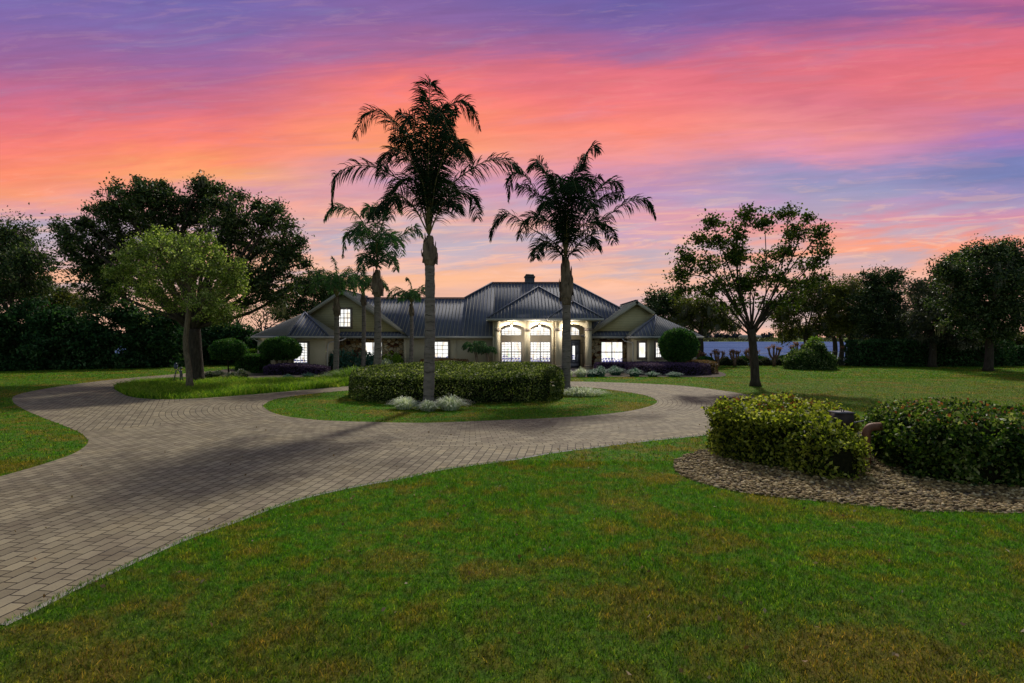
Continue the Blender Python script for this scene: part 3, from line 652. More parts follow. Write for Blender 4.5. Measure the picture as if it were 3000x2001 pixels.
tag(blades('g', 260000, 12.5, 40, .045, .018, None, power=.9).build('grass', M['blade'], origin=(0, 0, 0)), kind='stuff')
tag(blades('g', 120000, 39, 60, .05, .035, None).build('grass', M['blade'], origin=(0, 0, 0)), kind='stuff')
wild = smooth(gp([(336,1136),(344,1145),(383,1162),(459,1169),(574,1167),(727,1156),(900,1141),(1030,1130),(1030,1112),(900,1114),(760,1116),(640,1118),(560,1125),(480,1120),(400,1124),(336,1136)]), 60)[:-1]
tag(blades('w', 46000, 0, 0, .28, .028, None, excl=False, region=wild).build('tall_grass', M['wild'], origin=(0, 0, 0)), kind='stuff')
# fallen leaves
q = np.column_stack((rng.uniform(-9, 14, 900), rng.uniform(4, 22, 900))); q = q[~(inpoly(q[:, 0], q[:, 1], gravel))]
kd = inpoly(q[:, 0], q[:, 1], drive); q = q[~kd | (rng.uniform(size=len(q)) < .25)][:480]
mb = MB(); leaves(mb, np.column_stack((q, np.full(len(q), .045))), .055, .6); tag(mb.build('fallen_leaves', foliage('dry_leaves', [(.10, .05, .02), (.24, .15, .07), (.42, .36, .26)], .1), origin=(0, 0, 0)), kind='stuff')
# pebbles
q = rng.uniform((3.0, 8.5), (13.5, 17.5), (32000, 2)); q = q[inpoly(q[:, 0], q[:, 1], gravel)]; q = q[(q[:, 1] < 15.5)]
ico = np.array([(0, 0, 1), (.89, 0, .45), (.28, .85, .45), (-.72, .53, .45), (-.72, -.53, .45), (.28, -.85, .45), (.72, .53, -.45), (-.28, .85, -.45), (-.89, 0, -.45), (-.28, -.85, -.45), (.72, -.53, -.45)])
icf = np.array([(0,1,2),(0,2,3),(0,3,4),(0,4,5),(0,5,1),(1,6,2),(2,7,3),(3,8,4),(4,9,5),(5,10,1),(6,7,2),(7,8,3),(8,9,4),(9,10,5),(10,6,1)])
n = len(q); sc = rng.uniform(.018, .042, (n, 1, 1)); an = rng.uniform(0, 6.28, n); st_ = ico[None]*sc*np.array([1.35, .85, .6])
ca, sa = np.cos(an)[:, None], np.sin(an)[:, None]
st_ = np.stack((st_[..., 0]*ca-st_[..., 1]*sa, st_[..., 0]*sa+st_[..., 1]*ca, st_[..., 2]), -1)+np.column_stack((q, rng.uniform(.012, .035, n)))[:, None]
mb = MB().add(st_.reshape(-1, 3), (np.arange(n)[:, None, None]*11+icf[None]).reshape(-1, 3))
tag(mb.build('pebbles', M['pebble'], origin=(0, 0, 0)), kind='stuff')
# far shore wood
fx = []; 
for i in range(520):
    x_ = rng.uniform(-620, 640); y_ = rng.uniform(590, 640); hh = rng.uniform(6, 13)*(.75+.35*math.sin(x_*.021)+.2*math.sin(x_*.07))
    fx.append(ball(70, 2.5)*[hh*.55, hh*.5, hh*.55]+[x_, y_, hh*.55+.8])
mb = MB(); leaves(mb, np.vstack(fx), 2.6, .75); tag(mb.build('far_wood', M['far'], origin=(0, 600, 0)), kind='stuff')
bk = MB(); fx = []
for i in range(160): fx.append(ball(30, 2.5)*[6, 3, 2.]+[rng.uniform(80, 420), rng.uniform(568, 584), 0.4])
leaves(bk, np.vstack(fx), 1.6, .7); tag(bk.build('shore_reeds', foliage('reeds', [(.06, .07, .03), (.12, .11, .05)], .2), origin=(0, 575, 0)), kind='stuff')

# ------------------------------------------------------------------ house
house = thing('ranch_house', (0, 51, 0), 'long single-storey house with grey metal roofs, stone panels, arched porch and brightly lit windows', 'house')
def wall(name, m, *bx):
    for q in bx: MB().box(*q).build(name, m, house)
def roof(polys, name='roof', ribs=.30, th=.07, up=None):
    """polys: list of convex planar polygons (eave edge first two points). Slab plus standing ribs."""
    mb = MB(); rb = MB()
    for poly in polys:
        p = np.array(poly, float); nrm = np.cross(p[1]-p[0], p[2]-p[0]); nrm /= np.linalg.norm(nrm)
        if nrm[2] < 0: nrm = -nrm
        mb.prism(p, -nrm*th)
        hdir = np.cross([0, 0, 1.], nrm); hdir /= np.linalg.norm(hdir); sd = np.cross(nrm, hdir)
        a = (p-p[0])@hdir; b_ = (p-p[0])@sd
        k = math.ceil(a.min()/ribs+.01)
        while k*ribs < a.max():
            h0 = k*ribs; k += 1; cs = []
            for i in range(len(p)):
                j = (i+1) % len(p)
                if (a[i]-h0)*(a[j]-h0) < 0: tt = (h0-a[i])/(a[j]-a[i]); cs.append(b_[i]+tt*(b_[j]-b_[i]))
            if len(cs) >= 2 and max(cs)-min(cs) > .25:
                q0 = p[0]+hdir*h0+sd*(min(cs)+.02)+nrm*.02; q1 = p[0]+hdir*h0+sd*(max(cs)-.05)+nrm*.02
                rb.bar(q0, q1, .032, .05, up=nrm)
    o = mb.build(name, M['roof'], house)
    if rb.n: rb.build('seam_ribs', M['rib'], o)
    return o
S = .667
# main hip roof
E = 2.8
Rl, Rr = (-1.86, 56, 7.8), (5.6, 56, 7.8); J = (-4.26, 53.6, 6.2)
main = roof([[(-8.4, 48.5, E), (-4.26, 48.5, E), J, (-9.83, 53.6, 6.2), (-9.83, 50.0, 3.8)], [(-16, 50.0, 3.8), (-9.83, 50.0, 3.8), (-9.83, 53.6, 6.2), (-16, 53.6, 6.2)],
             [(-4.26, 48.5, E), (-1.55, 48.5, E), (-1.55, 56, 7.8), Rl, J],
             [(-1.55, 50.55, 4.167), (6.3, 50.55, 4.167), (6.3, 55.3, 7.336), Rr, (-1.55, 56, 7.8)],
             [(11.6, 50.0, 3.8), (7.39, 50.0, 3.8), (6.3, 48.6, 2.867), (6.3, 55.3, 7.336)],
             [(13.1, 48.5, E), (13.1, 63.5, E), Rr],
             [(13.1, 63.5, E), (-4.26, 63.5, E), (-4.26, 58.4, 6.2), Rl, Rr],
             [(-16, 58.7, E), (-4.26, 58.7, E), (-4.26, 53.62, 6.2), (-16, 53.62, 6.2)],
             [J, (-4.26, 58.4, 6.2), Rl]])
def caps(parent, segs, w_=.22):
    mb = MB()
    for a_, b_ in segs: mb.bar(np.array(a_)+[0, 0, .05], np.array(b_)+[0, 0, .05], w_, .07)
    return mb.build('ridge_cap', M['roof'], parent)
caps(main, [(Rl, Rr), (Rl, J), (J, (-14.4, 53.6, 6.2)), (Rr, (13.1, 48.5, E))])
ch = MB(); ch.box(1.22, 2.12, 56.4, 57.3, 6.5, 8.45); ch.box(1.15, 2.19, 56.33, 57.37, 8.36, 8.46)
cho = ch.build('chimney', M['chim'], main)
cc = MB(); cc.add([(1.2,56.38,8.46),(2.14,56.38,8.46),(2.14,57.32,8.46),(1.2,57.32,8.46),(1.32,56.5,8.68),(2.02,56.5,8.68),(2.02,57.2,8.68),(1.32,57.2,8.68)], [(0,1,5,4),(1,2,6,5),(2,3,7,6),(3,0,4,7),(4,5,6,7),(0,3,2,1)]); cc.build('chimney_cap', M['dark'], cho)
# left gable
ax, az_, gy = -14.06, 6.62, 49.3
def gable(apex_x, apex_z, y0, lx, rx, yback, face_y, floor=3.1):
    lz = apex_z-(apex_x-lx)*S; rz = apex_z-(rx-apex_x)*S
    o = roof([[(lx, y0, lz), (lx, yback, lz), (apex_x, yback, apex_z), (apex_x, y0, apex_z)][::1],
              [(rx, yback, rz), (rx, y0, rz), (apex_x, y0, apex_z), (apex_x, yback, apex_z)]], ribs=.30, th=.1)
    caps(o, [((apex_x, y0, apex_z), (apex_x, yback, apex_z))])
    f = MB()
    for ex, ez in ((lx, lz), (rx, rz)): f.bar((apex_x, y0-.04, apex_z-.10), (ex, y0-.04, ez-.10), .05, .24, up=(0, -1, 0))
    f2 = MB()
    for ex, ez in ((lx, lz), (rx, rz)):
        d = np.array((ex-apex_x, 0, ez-apex_z)); n_ = np.array((-d[2], 0, d[0])); n_ = n_/np.linalg.norm(n_); n_ = n_ if n_[2] < 0 else -n_
        a_ = np.array((apex_x, y0-.05, apex_z+.02)); b_ = np.array((ex, y0-.05, ez+.02)); 
        f2.prism([a_, b_, b_+n_*.26, a_+n_*.26], (0, .045, 0))
    f2.build('rake_board', M['fascia'], o)
    tri = MB().prism([(lx+.1, face_y, 2.61), (rx-.1, face_y, 2.61), (rx-.1, face_y, rz-.12), (apex_x, face_y, apex_z-.12), (lx+.1, face_y, lz-.12)], (0, .15, 0)); tri.build('gable_siding', M['siding'], house)
    return o
gable(-14.06, 6.62, gy, -16.9, -8.25, 58, 49.6, floor=3.1)
gable(10.24, 5.70, 48.95, 5.95, 11.75, 56, 49.35, floor=3.1)
# skirt roofs under the gables
roof([[(-14.2, 49.0, 2.82), (-8.5, 49.0, 2.82), (-8.5, 49.6, 3.16), (-14.2, 49.6, 3.16)]], 'skirt_roof', ribs=.30)
roof([[(6.35, 48.7, 2.84), (9.7, 48.7, 2.84), (9.7, 49.35, 3.2), (6.35, 49.35, 3.2)]], 'skirt_roof', ribs=.30)
# bays
def bay(apex, pts, back):
    o = roof([[pts[i], pts[i+1], apex] for i in range(len(pts)-1)]+back, 'bay_roof')
    caps(o, [(apex, q) for q in pts[1:-1]], .12); return o
A_ = (-17.08, 49.25, 4.72)
bay(A_, [(-22.3, 51.2, E), (-17.18, 45.9, E), (-14.12, 45.9, E), (-14.1, 49.55, E+.02)], [[(-22.3, 62, E), (-22.3, 51.2, E), A_, (-17.08, 62, 4.72)]])
B_ = (11.82, 49.0, 4.48)
bay(B_, [(9.28, 49.4, E+.02), (9.28, 46.4, E), (10.92, 46.4, E), (16.48, 51.5, E)], [[(16.48, 51.5, E), (16.48, 62, E), (11.82, 62, 4.48), B_]])
# porch roofs
PE = 4.2; PA = (2.3, 51.8, 7.07)
por = roof([[(-1.98, 47.5, PE), (6.58, 47.5, PE), PA], [(-1.98, 55, PE), (-1.98, 47.5, PE), PA, (2.3, 55, 7.07)], [(6.58, 47.5, PE), (6.58, 55, PE), (2.3, 55, 7.07), PA]], 'porch_roof', ribs=.28)
caps(por, [(PA, (-1.98, 47.5, PE)), (PA, (6.58, 47.5, PE)), (PA, (2.3, 54.6, 7.07))], .14)
EA = (4.99, 48.95, 5.62)
por2 = roof([[(2.86, 46.8, PE), (7.12, 46.8, PE), EA], [(2.86, 52, PE), (2.86, 46.8, PE), EA, (4.99, 52, 5.62)], [(7.12, 46.8, PE), (7.12, 52, PE), (4.99, 52, 5.62), EA]], 'entry_roof', ribs=.28)
caps(por2, [(EA, (2.86, 46.8, PE)), (EA, (7.12, 46.8, PE))], .14)
# gutters / fascias along eaves
def eave(segs, z_, hgt=.17, name='gutter', m='gutter'):
    mb = MB()
    for a_, b_ in segs: mb.bar((*a_, z_), (*b_, z_), .11, hgt)
    return mb.build(name, M[m], house)
eave([((-8.4, 48.46), (-1.45, 48.46)), ((-14.05, 48.96), (-8.4, 48.96)), ((-22.33, 51.17), (-17.2, 45.86)), ((-17.2, 45.86), (-14.08, 45.86)), ((-14.08, 45.92), (-14.06, 48.9))], 2.70)
eave([((6.3, 48.66), (9.2, 48.66)), ((9.24, 46.36), (10.94, 46.36)), ((10.94, 46.36), (16.52, 51.5)), ((9.24, 46.42), (9.24, 48.6))], 2.70)
eave([((-2.0, 47.46), (2.86, 47.46)), ((2.84, 46.76), (7.14, 46.76)), ((7.14, 46.76), (7.14, 48.4)), ((2.84, 46.76), (2.84, 47.4)), ((-2.02, 47.46), (-2.02, 50.6))], 4.10)
# soffits
sf = MB()
sf.box(-17.2, -14.2, 46., 50, 2.60, 2.63); sf.box(-15.29, -8.6, 49.05, 50.2, 2.60, 2.63); sf.box(-8.5, -1.42, 48.55, 49.3, 2.60, 2.63)
sf.box(6.4, 9.8, 48.75, 50.1, 2.60, 2.63); sf.box(9.4, 11.2, 46.5, 50, 2.61, 2.64); sf.box(-1.9, 2.8, 47.55, 52, 4.0, 4.03); sf.box(2.93, 7.05, 46.85, 52, 4.0, 4.03)
sf.build('soffit', M['fascia'], house)
# walls
wall('wall', M['stucco'], (-17.2, -14.53, 46.4, 46.6, 0, 2.62), (-14.73, -14.53, 46.6, 50.2, 0, 2.61), (-8.7, -1.40, 49.1, 49.3, 0, 2.62), (-8.9, -8.7, 49.1, 50.2, 0, 2.61))
wall('wall', M['stucco'], (-1.55, -1.37, 48.2, 52, 2.75, 4.05), (-1.55, -1.37, 48.2, 49.1, 0, 2.75))
mb = MB(); mb.prism([(-21.7, 50.95, 0), (-17.2, 46.4, 0), (-17.2, 46.4, 2.62), (-21.7, 50.95, 2.62)], (.12, .12, 0)); mb.build('wall', M['stucco'], house)
mb = MB(); mb.prism([(11.05, 46.95, 0), (15.8, 51.6, 0), (15.8, 51.6, 2.62), (11.05, 46.95, 2.62)], (-.12, .12, 0)); mb.build('wall', M['stucco'], house)
wall('wall', M['stucco'], (9.58, 11.05, 46.95, 47.15, 0, 2.62), (9.58, 9.75, 47.15, 50.1, 0, 2.6), (-21.7, -21.5, 51.0, 62, 0, 2.6), (15.7, 15.9, 51.7, 62, 0, 2.6))
wall('stone_panel', M['stone'], (-14.53, -8.9, 50.1, 50.3, 0, 2.62)); wall('stone_panel', M['stone'], (6.4, 9.58, 49.95, 50.1, 0, 2.62))
wall('pilaster', M['stucco'], (-4.97, -4.55, 48.98, 49.1, 0, 2.61)); wall('pilaster', M['stucco'], (10.62, 11.02, 46.86, 46.95, 0, 2.61))
# porch recess
wall('recess_wall', M['stucco_grey'], (-1.37, 3.75, 50.05, 50.25, 0, 4.0), (3.6, 3.75, 50.25, 51.95, 0, 4.0))
wall('recess_wall', M['stucco'], (3.75, 6.3, 51.95, 52.1, 0, 4.0), (6.15, 6.3, 48.0, 51.95, 0, 4.0))
wall('porch_floor', M['porch'], (-1.3, 3.5, 47.8, 50.05, 0, .03), (3.5, 6.2, 46.6, 51.95, 0, .04))
# columns and arched headers
def column(x0, x1, y0, y1, top):
    c = MB().box(x0, x1, y0, y1, 0, top).build('column', M['stucco'], house)
    MB().box(x0-.05, x1+.05, y0-.05, y1+.05, 3.20, 3.42).build('capital', M['band'], c); MB().box(x0-.04, x1+.04, y0-.04, y1+.04, .36, .46).build('base_band', M['band'], c)
column(-1.36, -.95, 47.95, 48.35, 4.0); column(1.02, 1.45, 47.95, 48.35, 4.0); column(3.45, 3.95, 47.25, 47.75, 4.0); column(5.83, 6.3, 47.25, 47.7, 4.0)
MB().box(3.2, 3.46, 47.95, 48.35, 0, 4.0).build('column', M['stucco'], house)
def header(x0, x1, y0, y1, zs, zc, top):
    k = 18; mb = MB(); xx = np.linspace(x0, x1, k+1); c = (x0+x1)/2; hw = (x1-x0)/2
    rr_ = (hw**2+(zc-zs)**2)/(2*(zc-zs)); zz = zc-rr_+np.sqrt(np.maximum(rr_**2-(xx-c)**2, 0))
    for i in range(k):
        mb.add([(xx[i], y0, zz[i]), (xx[i+1], y0, zz[i+1]), (xx[i+1], y0, top), (xx[i], y0, top), (xx[i], y1, zz[i]), (xx[i+1], y1, zz[i+1]), (xx[i+1], y1, top), (xx[i], y1, top)],
               [(0, 1, 2, 3), (5, 4, 7, 6), (0, 4, 5, 1), (3, 2, 6, 7)])
    mb.build('arch_header', M['stucco'], house)
header(-.95, 1.02, 48.0, 48.3, 3.42, 3.74, 4.0); header(1.45, 3.2, 48.0, 48.3, 3.42, 3.74, 4.0); header(3.95, 5.83, 47.3, 47.65, 3.42, 3.74, 4.0)
# windows
def window(o, u, w_, z0, z1, cols_=2, rows_=2, arch=0., frame='mullion', trim=True, mt=.05, grid=None, lab=None):
    """o=(x,y) lower-left on the wall, u=unit direction along the wall; normal faces the drive"""
    o = np.array((*o, 0.)); u = np.array((*u, 0.)); n_ = np.array((u[1], -u[0], 0.))
    def bx(mb, a0, a1, b0, b1, d0, d1):
        v = [o+u*a+n_*d+np.array((0, 0, zz_)) for zz_ in (b0, b1) for d in (d0, d1) for a in (a0, a1)]
        mb.add(v, [(0,1,3,2),(4,6,7,5),(0,4,5,1),(2,3,7,6),(0,2,6,4),(1,5,7,3)])
    fr = MB(); t = .055
    k = 14; aa = np.linspace(0, w_, k+1)
    if arch: hw = w_/2; rr_ = (hw**2+arch**2)/(2*arch); zt = z1-rr_+np.sqrt(np.maximum(rr_**2-(aa-hw)**2, 0))
    else: zt = np.full(k+1, z1)
    bx(fr, 0, t, z0, zt[0], .0, .07); bx(fr, w_-t, w_, z0, zt[0], .0, .07); bx(fr, t, w_-t, z0, z0+t, .0, .07)
    for i in range(k):
        a_ = o+u*aa[i]; c_ = o+u*aa[i+1]; Z = lambda z_: np.array((0, 0, z_))
        fr.add([a_+Z(zt[i])-Z(t), c_+Z(zt[i+1])-Z(t), c_+Z(zt[i+1]), a_+Z(zt[i]), a_+n_*.07+Z(zt[i])-Z(t), c_+n_*.07+Z(zt[i+1])-Z(t), c_+n_*.07+Z(zt[i+1]), a_+n_*.07+Z(zt[i])], [(4,5,6,7),(0,4,7,3)[::-1],(3,7,6,2),(0,1,5,4)])
    wo = fr.build('window', M[frame], house)
    if lab: wo['label'] = lab
    pn = MB(); v = []
    for i in range(k+1): v += [o+u*aa[i]+n_*.02+np.array((0, 0, z0)), o+u*aa[i]+n_*.02+np.array((0, 0, zt[i]-.01))]
    pn.add(v, [(2*i, 2*i+2, 2*i+3, 2*i+1) for i in range(k)]); pn.build('pane', M['pane'], wo)
    mu = MB()
    for i in range(1, cols_): a_ = w_*i/cols_; zz_ = np.interp(a_, aa, zt); bx(mu, a_-mt/2, a_+mt/2, z0+t, zz_-t, .022, .06)
    for j in range(1, rows_): z_ = z0+(zt[0]+(arch*.4)-z0)*j/rows_; bx(mu, t, w_-t, z_-mt/2, z_+mt/2, .022, .055)
    if mu.n: mu.build('mullion', M[frame], wo)
    if grid:
        gr = MB(); gc, gr_ = grid
        for i in range(1, gc): a_ = w_*i/gc; bx(gr, a_-.02, a_+.02, z0+t, np.interp(a_, aa, zt)-t, .022, .04)
        for j in range(1, gr_): z_ = z0+(zt[0]-z0)*j/gr_; bx(gr, t, w_-t, z_-.02, z_+.02, .022, .038)
        gr.build('glazing_bar', M['white'], wo)
    if trim:
        tr = MB(); bx(tr, -.14, 0, z0-.14, z1+.12, .0, .045); bx(tr, w_, w_+.14, z0-.14, z1+.12, .0, .045); bx(tr, 0, w_, z1, z1+.12, .0, .045); bx(tr, -.0, w_+.0, z0-.14, z0, .0, .05)
        tr.build('surround', M['trim'], wo)
    return wo
X1 = (1, 0)
window((-16.97, 46.4), X1, 1.12, .68, 2.30, 1, 2, frame='white', grid=(4, 8), mt=.05, lab='tall window with small panes behind the round shrub at the left end')
window((-12.42, 50.1), X1, 1.55, .95, 2.30, 2, 1, frame='white', trim=False, mt=.09)
window((-6.6, 49.1), X1, 1.38, 1.0, 2.36, 1, 1, frame='white', grid=(3, 4))
window((-.9, 50.05), X1, 1.70, .62, 2.33, 2, 2, trim=False, mt=.09, grid=(6, 8)); window((1.51, 50.05), X1, 1.72, .62, 2.33, 2, 2, trim=False, mt=.09, grid=(6, 8))
window((-.9, 50.05), X1, 1.70, 2.84, 3.60, 1, 1, arch=.28, trim=False, grid=(6, 3), frame='white', lab='arched transom over the left porch window'); window((1.51, 50.05), X1, 1.72, 2.84, 3.60, 1, 1, arch=.28, trim=False, grid=(6, 3), frame='white')
window((4.5, 51.95), X1, 1.36, 2.85, 3.62, 1, 1, arch=.3, trim=False, grid=(4, 3), frame='white', lab='arched transom over the front door')
window((7.43, 49.95), X1, 1.83, .58, 2.33, 2, 2, trim=False, mt=.08, grid=None)
window((9.93, 46.95), X1, .58, 1.08, 2.31, 1, 1, frame='white', grid=None)
d45 = np.array((15.8-11.05, 51.6-46.95)); d45 /= np.linalg.norm(d45)
window(np.array((11.05, 46.95))+d45*.35, d45, 1.25, 1.08, 2.31, 1, 1, frame='white', grid=(4, 4))
window((-14.5, 49.6), X1, 1.12, 3.55, 5.05, 2, 2, frame='white', grid=(4, 4), mt=.07, lab='upper gable window with a white grid of panes')
# door
dr = MB().box(4.85, 5.87, 51.88, 51.95, .04, 2.42).build('door', M['door'], house)
dd = MB()
for (a0, a1, c0, c1) in ((4.92, 5.80, .15, .42), (4.95, 5.12, .55, 1.2), (5.60, 5.77, .55, 1.2), (4.95, 5.12, 1.32, 2.0), (5.60, 5.77, 1.32, 2.0), (5.2, 5.52, 2.02, 2.2), (5.2, 5.52, .5, .66), (4.95, 5.77, 2.26, 2.33)):
    dd.box(a0, a1, 51.862, 51.88, c0, c1)
dd.build('door_panel', mottled('door_panel', (.10, .12, .19), (.13, .15, .22), 5, .4, 0), dr)
MB().box(5.26, 5.46, 51.866, 51.879, .75, 1.95).build('glass_strip', M['pane'], dr)
hd = MB().tube([(4.98, 51.82, .95), (4.98, 51.80, 1.05), (4.98, 51.80, 1.3), (4.98, 51.82, 1.4)], .015, 6); hd.build('handle', M['dark'], dr)
df = MB(); df.box(4.77, 4.85, 51.87, 51.95, .04, 2.50); df.box(5.87, 5.95, 51.87, 51.95, .04, 2.50); df.box(4.85, 5.87, 51.87, 51.95, 2.42, 2.50); df.build('door_frame', M['dark'], dr)
# downspouts
def spout(pts, lab=None):
    mb = MB().tube(catmull(pts, 14), .045, 8); return mb.build('downspout', M['gutter'], house, smooth=True)
spout([(6.42, 48.6, 2.66), (6.36, 48.25, 2.5), (6.34, 48.0, 2.3), (6.34, 47.95, 1.2), (6.34, 47.95, .1)])
spout([(9.0, 48.7, 2.62), (9.1, 48.2, 2.40), (9.4, 47.2, 2.30), (9.50, 46.9, 2.1), (9.50, 46.88, 1.0), (9.50, 46.88, .1)])
spout([(-13.6, 48.9, 2.62), (-13.8, 48.4, 2.45), (-14.25, 47.2, 2.33), (-14.42, 46.8, 2.1), (-14.44, 46.7, 1.2), (-14.44, 46.7, .1)])
spout([(-22.0, 50.9, 2.62), (-21.7, 50.8, 2.4), (-21.0, 50.3, 2.25), (-20.8, 49.9, 2.0), (-20.8, 49.9, .1)])
spout([(7.1, 47.6, 4.1), (7.0, 47.9, 3.85), (6.8, 48.1, 3.6), (6.7, 48.3, 3.4)])
# porch lamps: small lit lanterns in the crown of each arch
for (x_, y_, z_, lab) in ((-.05, 47.75, 3.58, 'lit lantern under the leftmost porch arch'), (2.22, 47.75, 3.58, 'lit lantern under the middle porch arch'), (4.45, 47.05, 3.42, 'lit lantern at the entry arch beside the palm trunk')):
    r_ = thing('porch_lantern', (x_, y_, z_), lab, 'lamp', 'lanterns along the porch arches')
    MB().tube([(x_, y_, z_-.07), (x_, y_, z_+.03), (x_, y_, z_+.07)], [.05, .065, .03], 10).build('lamp_glass', M['glow'], r_, smooth=True)
    q = MB().tube([(x_, y_, z_+.075), (x_, y_, z_+.11), (x_, y_, z_+.13)], [.09, .05, .015], 10); q.bar((x_, y_, z_+.12), (x_, y_+.22, z_+.2), .02, .02); q.build('bracket', M['dark'], r_)
    ld = bpy.data.lights.new('lamp_light', 'POINT'); ld.energy = 150; ld.color = (1, .91, .76); ld.shadow_soft_size = .1
    lo = bpy.data.objects.new('lamp_light', ld); C.objects.link(lo); lo.parent = r_; lo.location = (0, -.14, -.02)
# wind chime / thin fitting on the wall beside the door
cb = MB().tube([(5.98, 51.6, 2.25), (5.98, 51.6, 1.35)], .02, 6); cb.tube([(5.98, 51.6, 1.34), (5.98, 51.6, 1.24)], [.045, .03], 8); cb.bar((5.98, 51.6, 2.25), (6.15, 51.6, 2.25), .02, .02)
tag(cb.build('wind_chime', M['dark'], origin=(5.98, 51.6, 1.24)), 'thin dark wind chime hanging on the wall right of the front door', 'wind chime')

# ------------------------------------------------------------------ island: hedge, palms, flowering clumps
th = np.linspace(0, 2*np.pi, 60, endpoint=False)
def sell(cx, cy, rx, ry, p=3.0):
    c, s = np.cos(th), np.sin(th); return np.column_stack((cx+rx*np.sign(c)*np.abs(c)**(2/p), cy+ry*np.sign(s)*np.abs(s)**(2/p)))
shell_hedge('clipped_hedge', 'large low clipped hedge filling the middle of the drive island', sell(-2.5, 28.5, 4.85, 4.3), lambda x_, y_: 1.09+.028*(y_-24.2)+.03*np.sin(x_*1.3), 62000, .085, M['boxwood'], rough=.05, round_=.16)
Y1 = 23.4; o = (1257, 690)
fr = [fpx(Y1, o, p, d) for p, d in (
 ([(1260, 560), (1262, 400), (1256, 300), (1232, 262)], .3), ([(1260, 580), (1266, 430), (1258, 262), (1262, 242)], -.2),
 ([(1266, 520), (1283, 372), (1330, 300), (1375, 310), (1404, 378)], .8), ([(1225, 560), (1198, 420), (1150, 355), (1085, 325), (1038, 400)], .9),
 ([(1225, 583), (1168, 525), (1070, 484), (985, 512), (972, 605)], -.7), ([(1280, 590), (1340, 525), (1417, 475), (1485, 470), (1530, 500)], -.4),
 ([(1215, 610), (1170, 575), (1120, 590), (1085, 640)], -1.6), ([(1286, 617), (1315, 582), (1345, 610)], -1.2),
 ([(1240, 540), (1191, 460), (1140, 440), (1110, 520)], -1.8), ([(1275, 540), (1310, 440), (1350, 420), (1375, 500)], -1.8),
 ([(1262, 540), (1285, 430), (1310, 400), (1325, 480)], 2.2), ([(1245, 520), (1215, 420), (1195, 400), (1170, 480)], 2.4),
 ([(1255, 560), (1240, 420), (1205, 340), (1180, 380)], -1.0), ([(1270, 560), (1300, 520), (1330, 560)], 2.8), ([(1255, 500), (1262, 380), (1290, 330), (1320, 400)], -2.2),
 ([(1235, 570), (1200, 520), (1160, 560), (1140, 640)], 2.0), ([(1268, 600), (1320, 560), (1380, 570), (1400, 640)], 1.2),
 ([(1245, 560), (1225, 430), (1195, 355), (1165, 325)], -.6), ([(1268, 560), (1290, 430), (1312, 350), (1338, 325)], .6), ([(1256, 560), (1250, 420), (1247, 335), (1238, 290)], 1.2), ([(1262, 560), (1275, 430), (1285, 340), (1302, 305)], -1.4), ([(1250, 580), (1225, 480), (1190, 420), (1150, 400)], .2), ([(1266, 580), (1292, 490), (1330, 440), (1365, 425)], -.2))]
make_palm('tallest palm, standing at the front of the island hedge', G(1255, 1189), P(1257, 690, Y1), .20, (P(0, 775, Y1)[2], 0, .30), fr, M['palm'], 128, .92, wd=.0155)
Y2 = 31.0; o = (1657, 752)
fr = [fpx(Y2, o, p, d) for p, d in (
 ([(1660, 687), (1671, 559), (1703, 480), (1735, 428), (1752, 446)], .4), ([(1660, 687), (1668, 570), (1690, 490), (1712, 455)], -.6),
 ([(1642, 671), (1578, 570), (1527, 505), (1495, 520), (1490, 585)], .6), ([(1638, 640), (1607, 527), (1578, 472), (1555, 490)], -1.2),
 ([(1636, 719), (1559, 671), (1490, 625), (1450, 650), (1436, 705)], -.5), ([(1680, 660), (1740, 570), (1798, 528), (1824, 580)], .8),
 ([(1687, 700), (1782, 630), (1855, 585), (1900, 590), (1921, 635)], -.4), ([(1674, 740), (1703, 706), (1735, 690), (1750, 730)], -1.4),
 ([(1640, 740), (1610, 712), (1580, 715), (1570, 755)], -1.6), ([(1650, 640), (1625, 590), (1600, 590), (1580, 650)], -2.4),
 ([(1670, 640), (1700, 580), (1725, 590), (1740, 650)], -2.4), ([(1655, 620), (1650, 540), (1640, 520), (1625, 560)], 1.8), ([(1664, 600), (1690, 530), (1715, 520), (1730, 570)], 2.2),
 ([(1640, 690), (1590, 640), (1545, 640), (1520, 700)], 1.6), ([(1676, 690), (1730, 650), (1780, 660), (1800, 710)], 1.4), ([(1662, 640), (1672, 560), (1680, 530), (1690, 560)], -2.8),
 ([(1652, 680), (1630, 580), (1602, 510), (1578, 480)], 1.0), ([(1668, 680), (1700, 590), (1732, 535), (1760, 515)], -1.0), ([(1660, 680), (1666, 580), (1690, 505), (1708, 480)], 1.5), ([(1655, 680), (1645, 600), (1632, 540), (1615, 515)], -1.5), ([(1650, 690), (1600, 610), (1555, 560), (1515, 540)], -.3), ([(1670, 700), (1720, 620), (1770, 580), (1810, 565)], .3))]
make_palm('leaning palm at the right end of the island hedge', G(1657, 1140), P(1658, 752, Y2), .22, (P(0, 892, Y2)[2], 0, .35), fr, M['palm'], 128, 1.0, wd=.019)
Y3 = 38.0; o = (1104, 790)
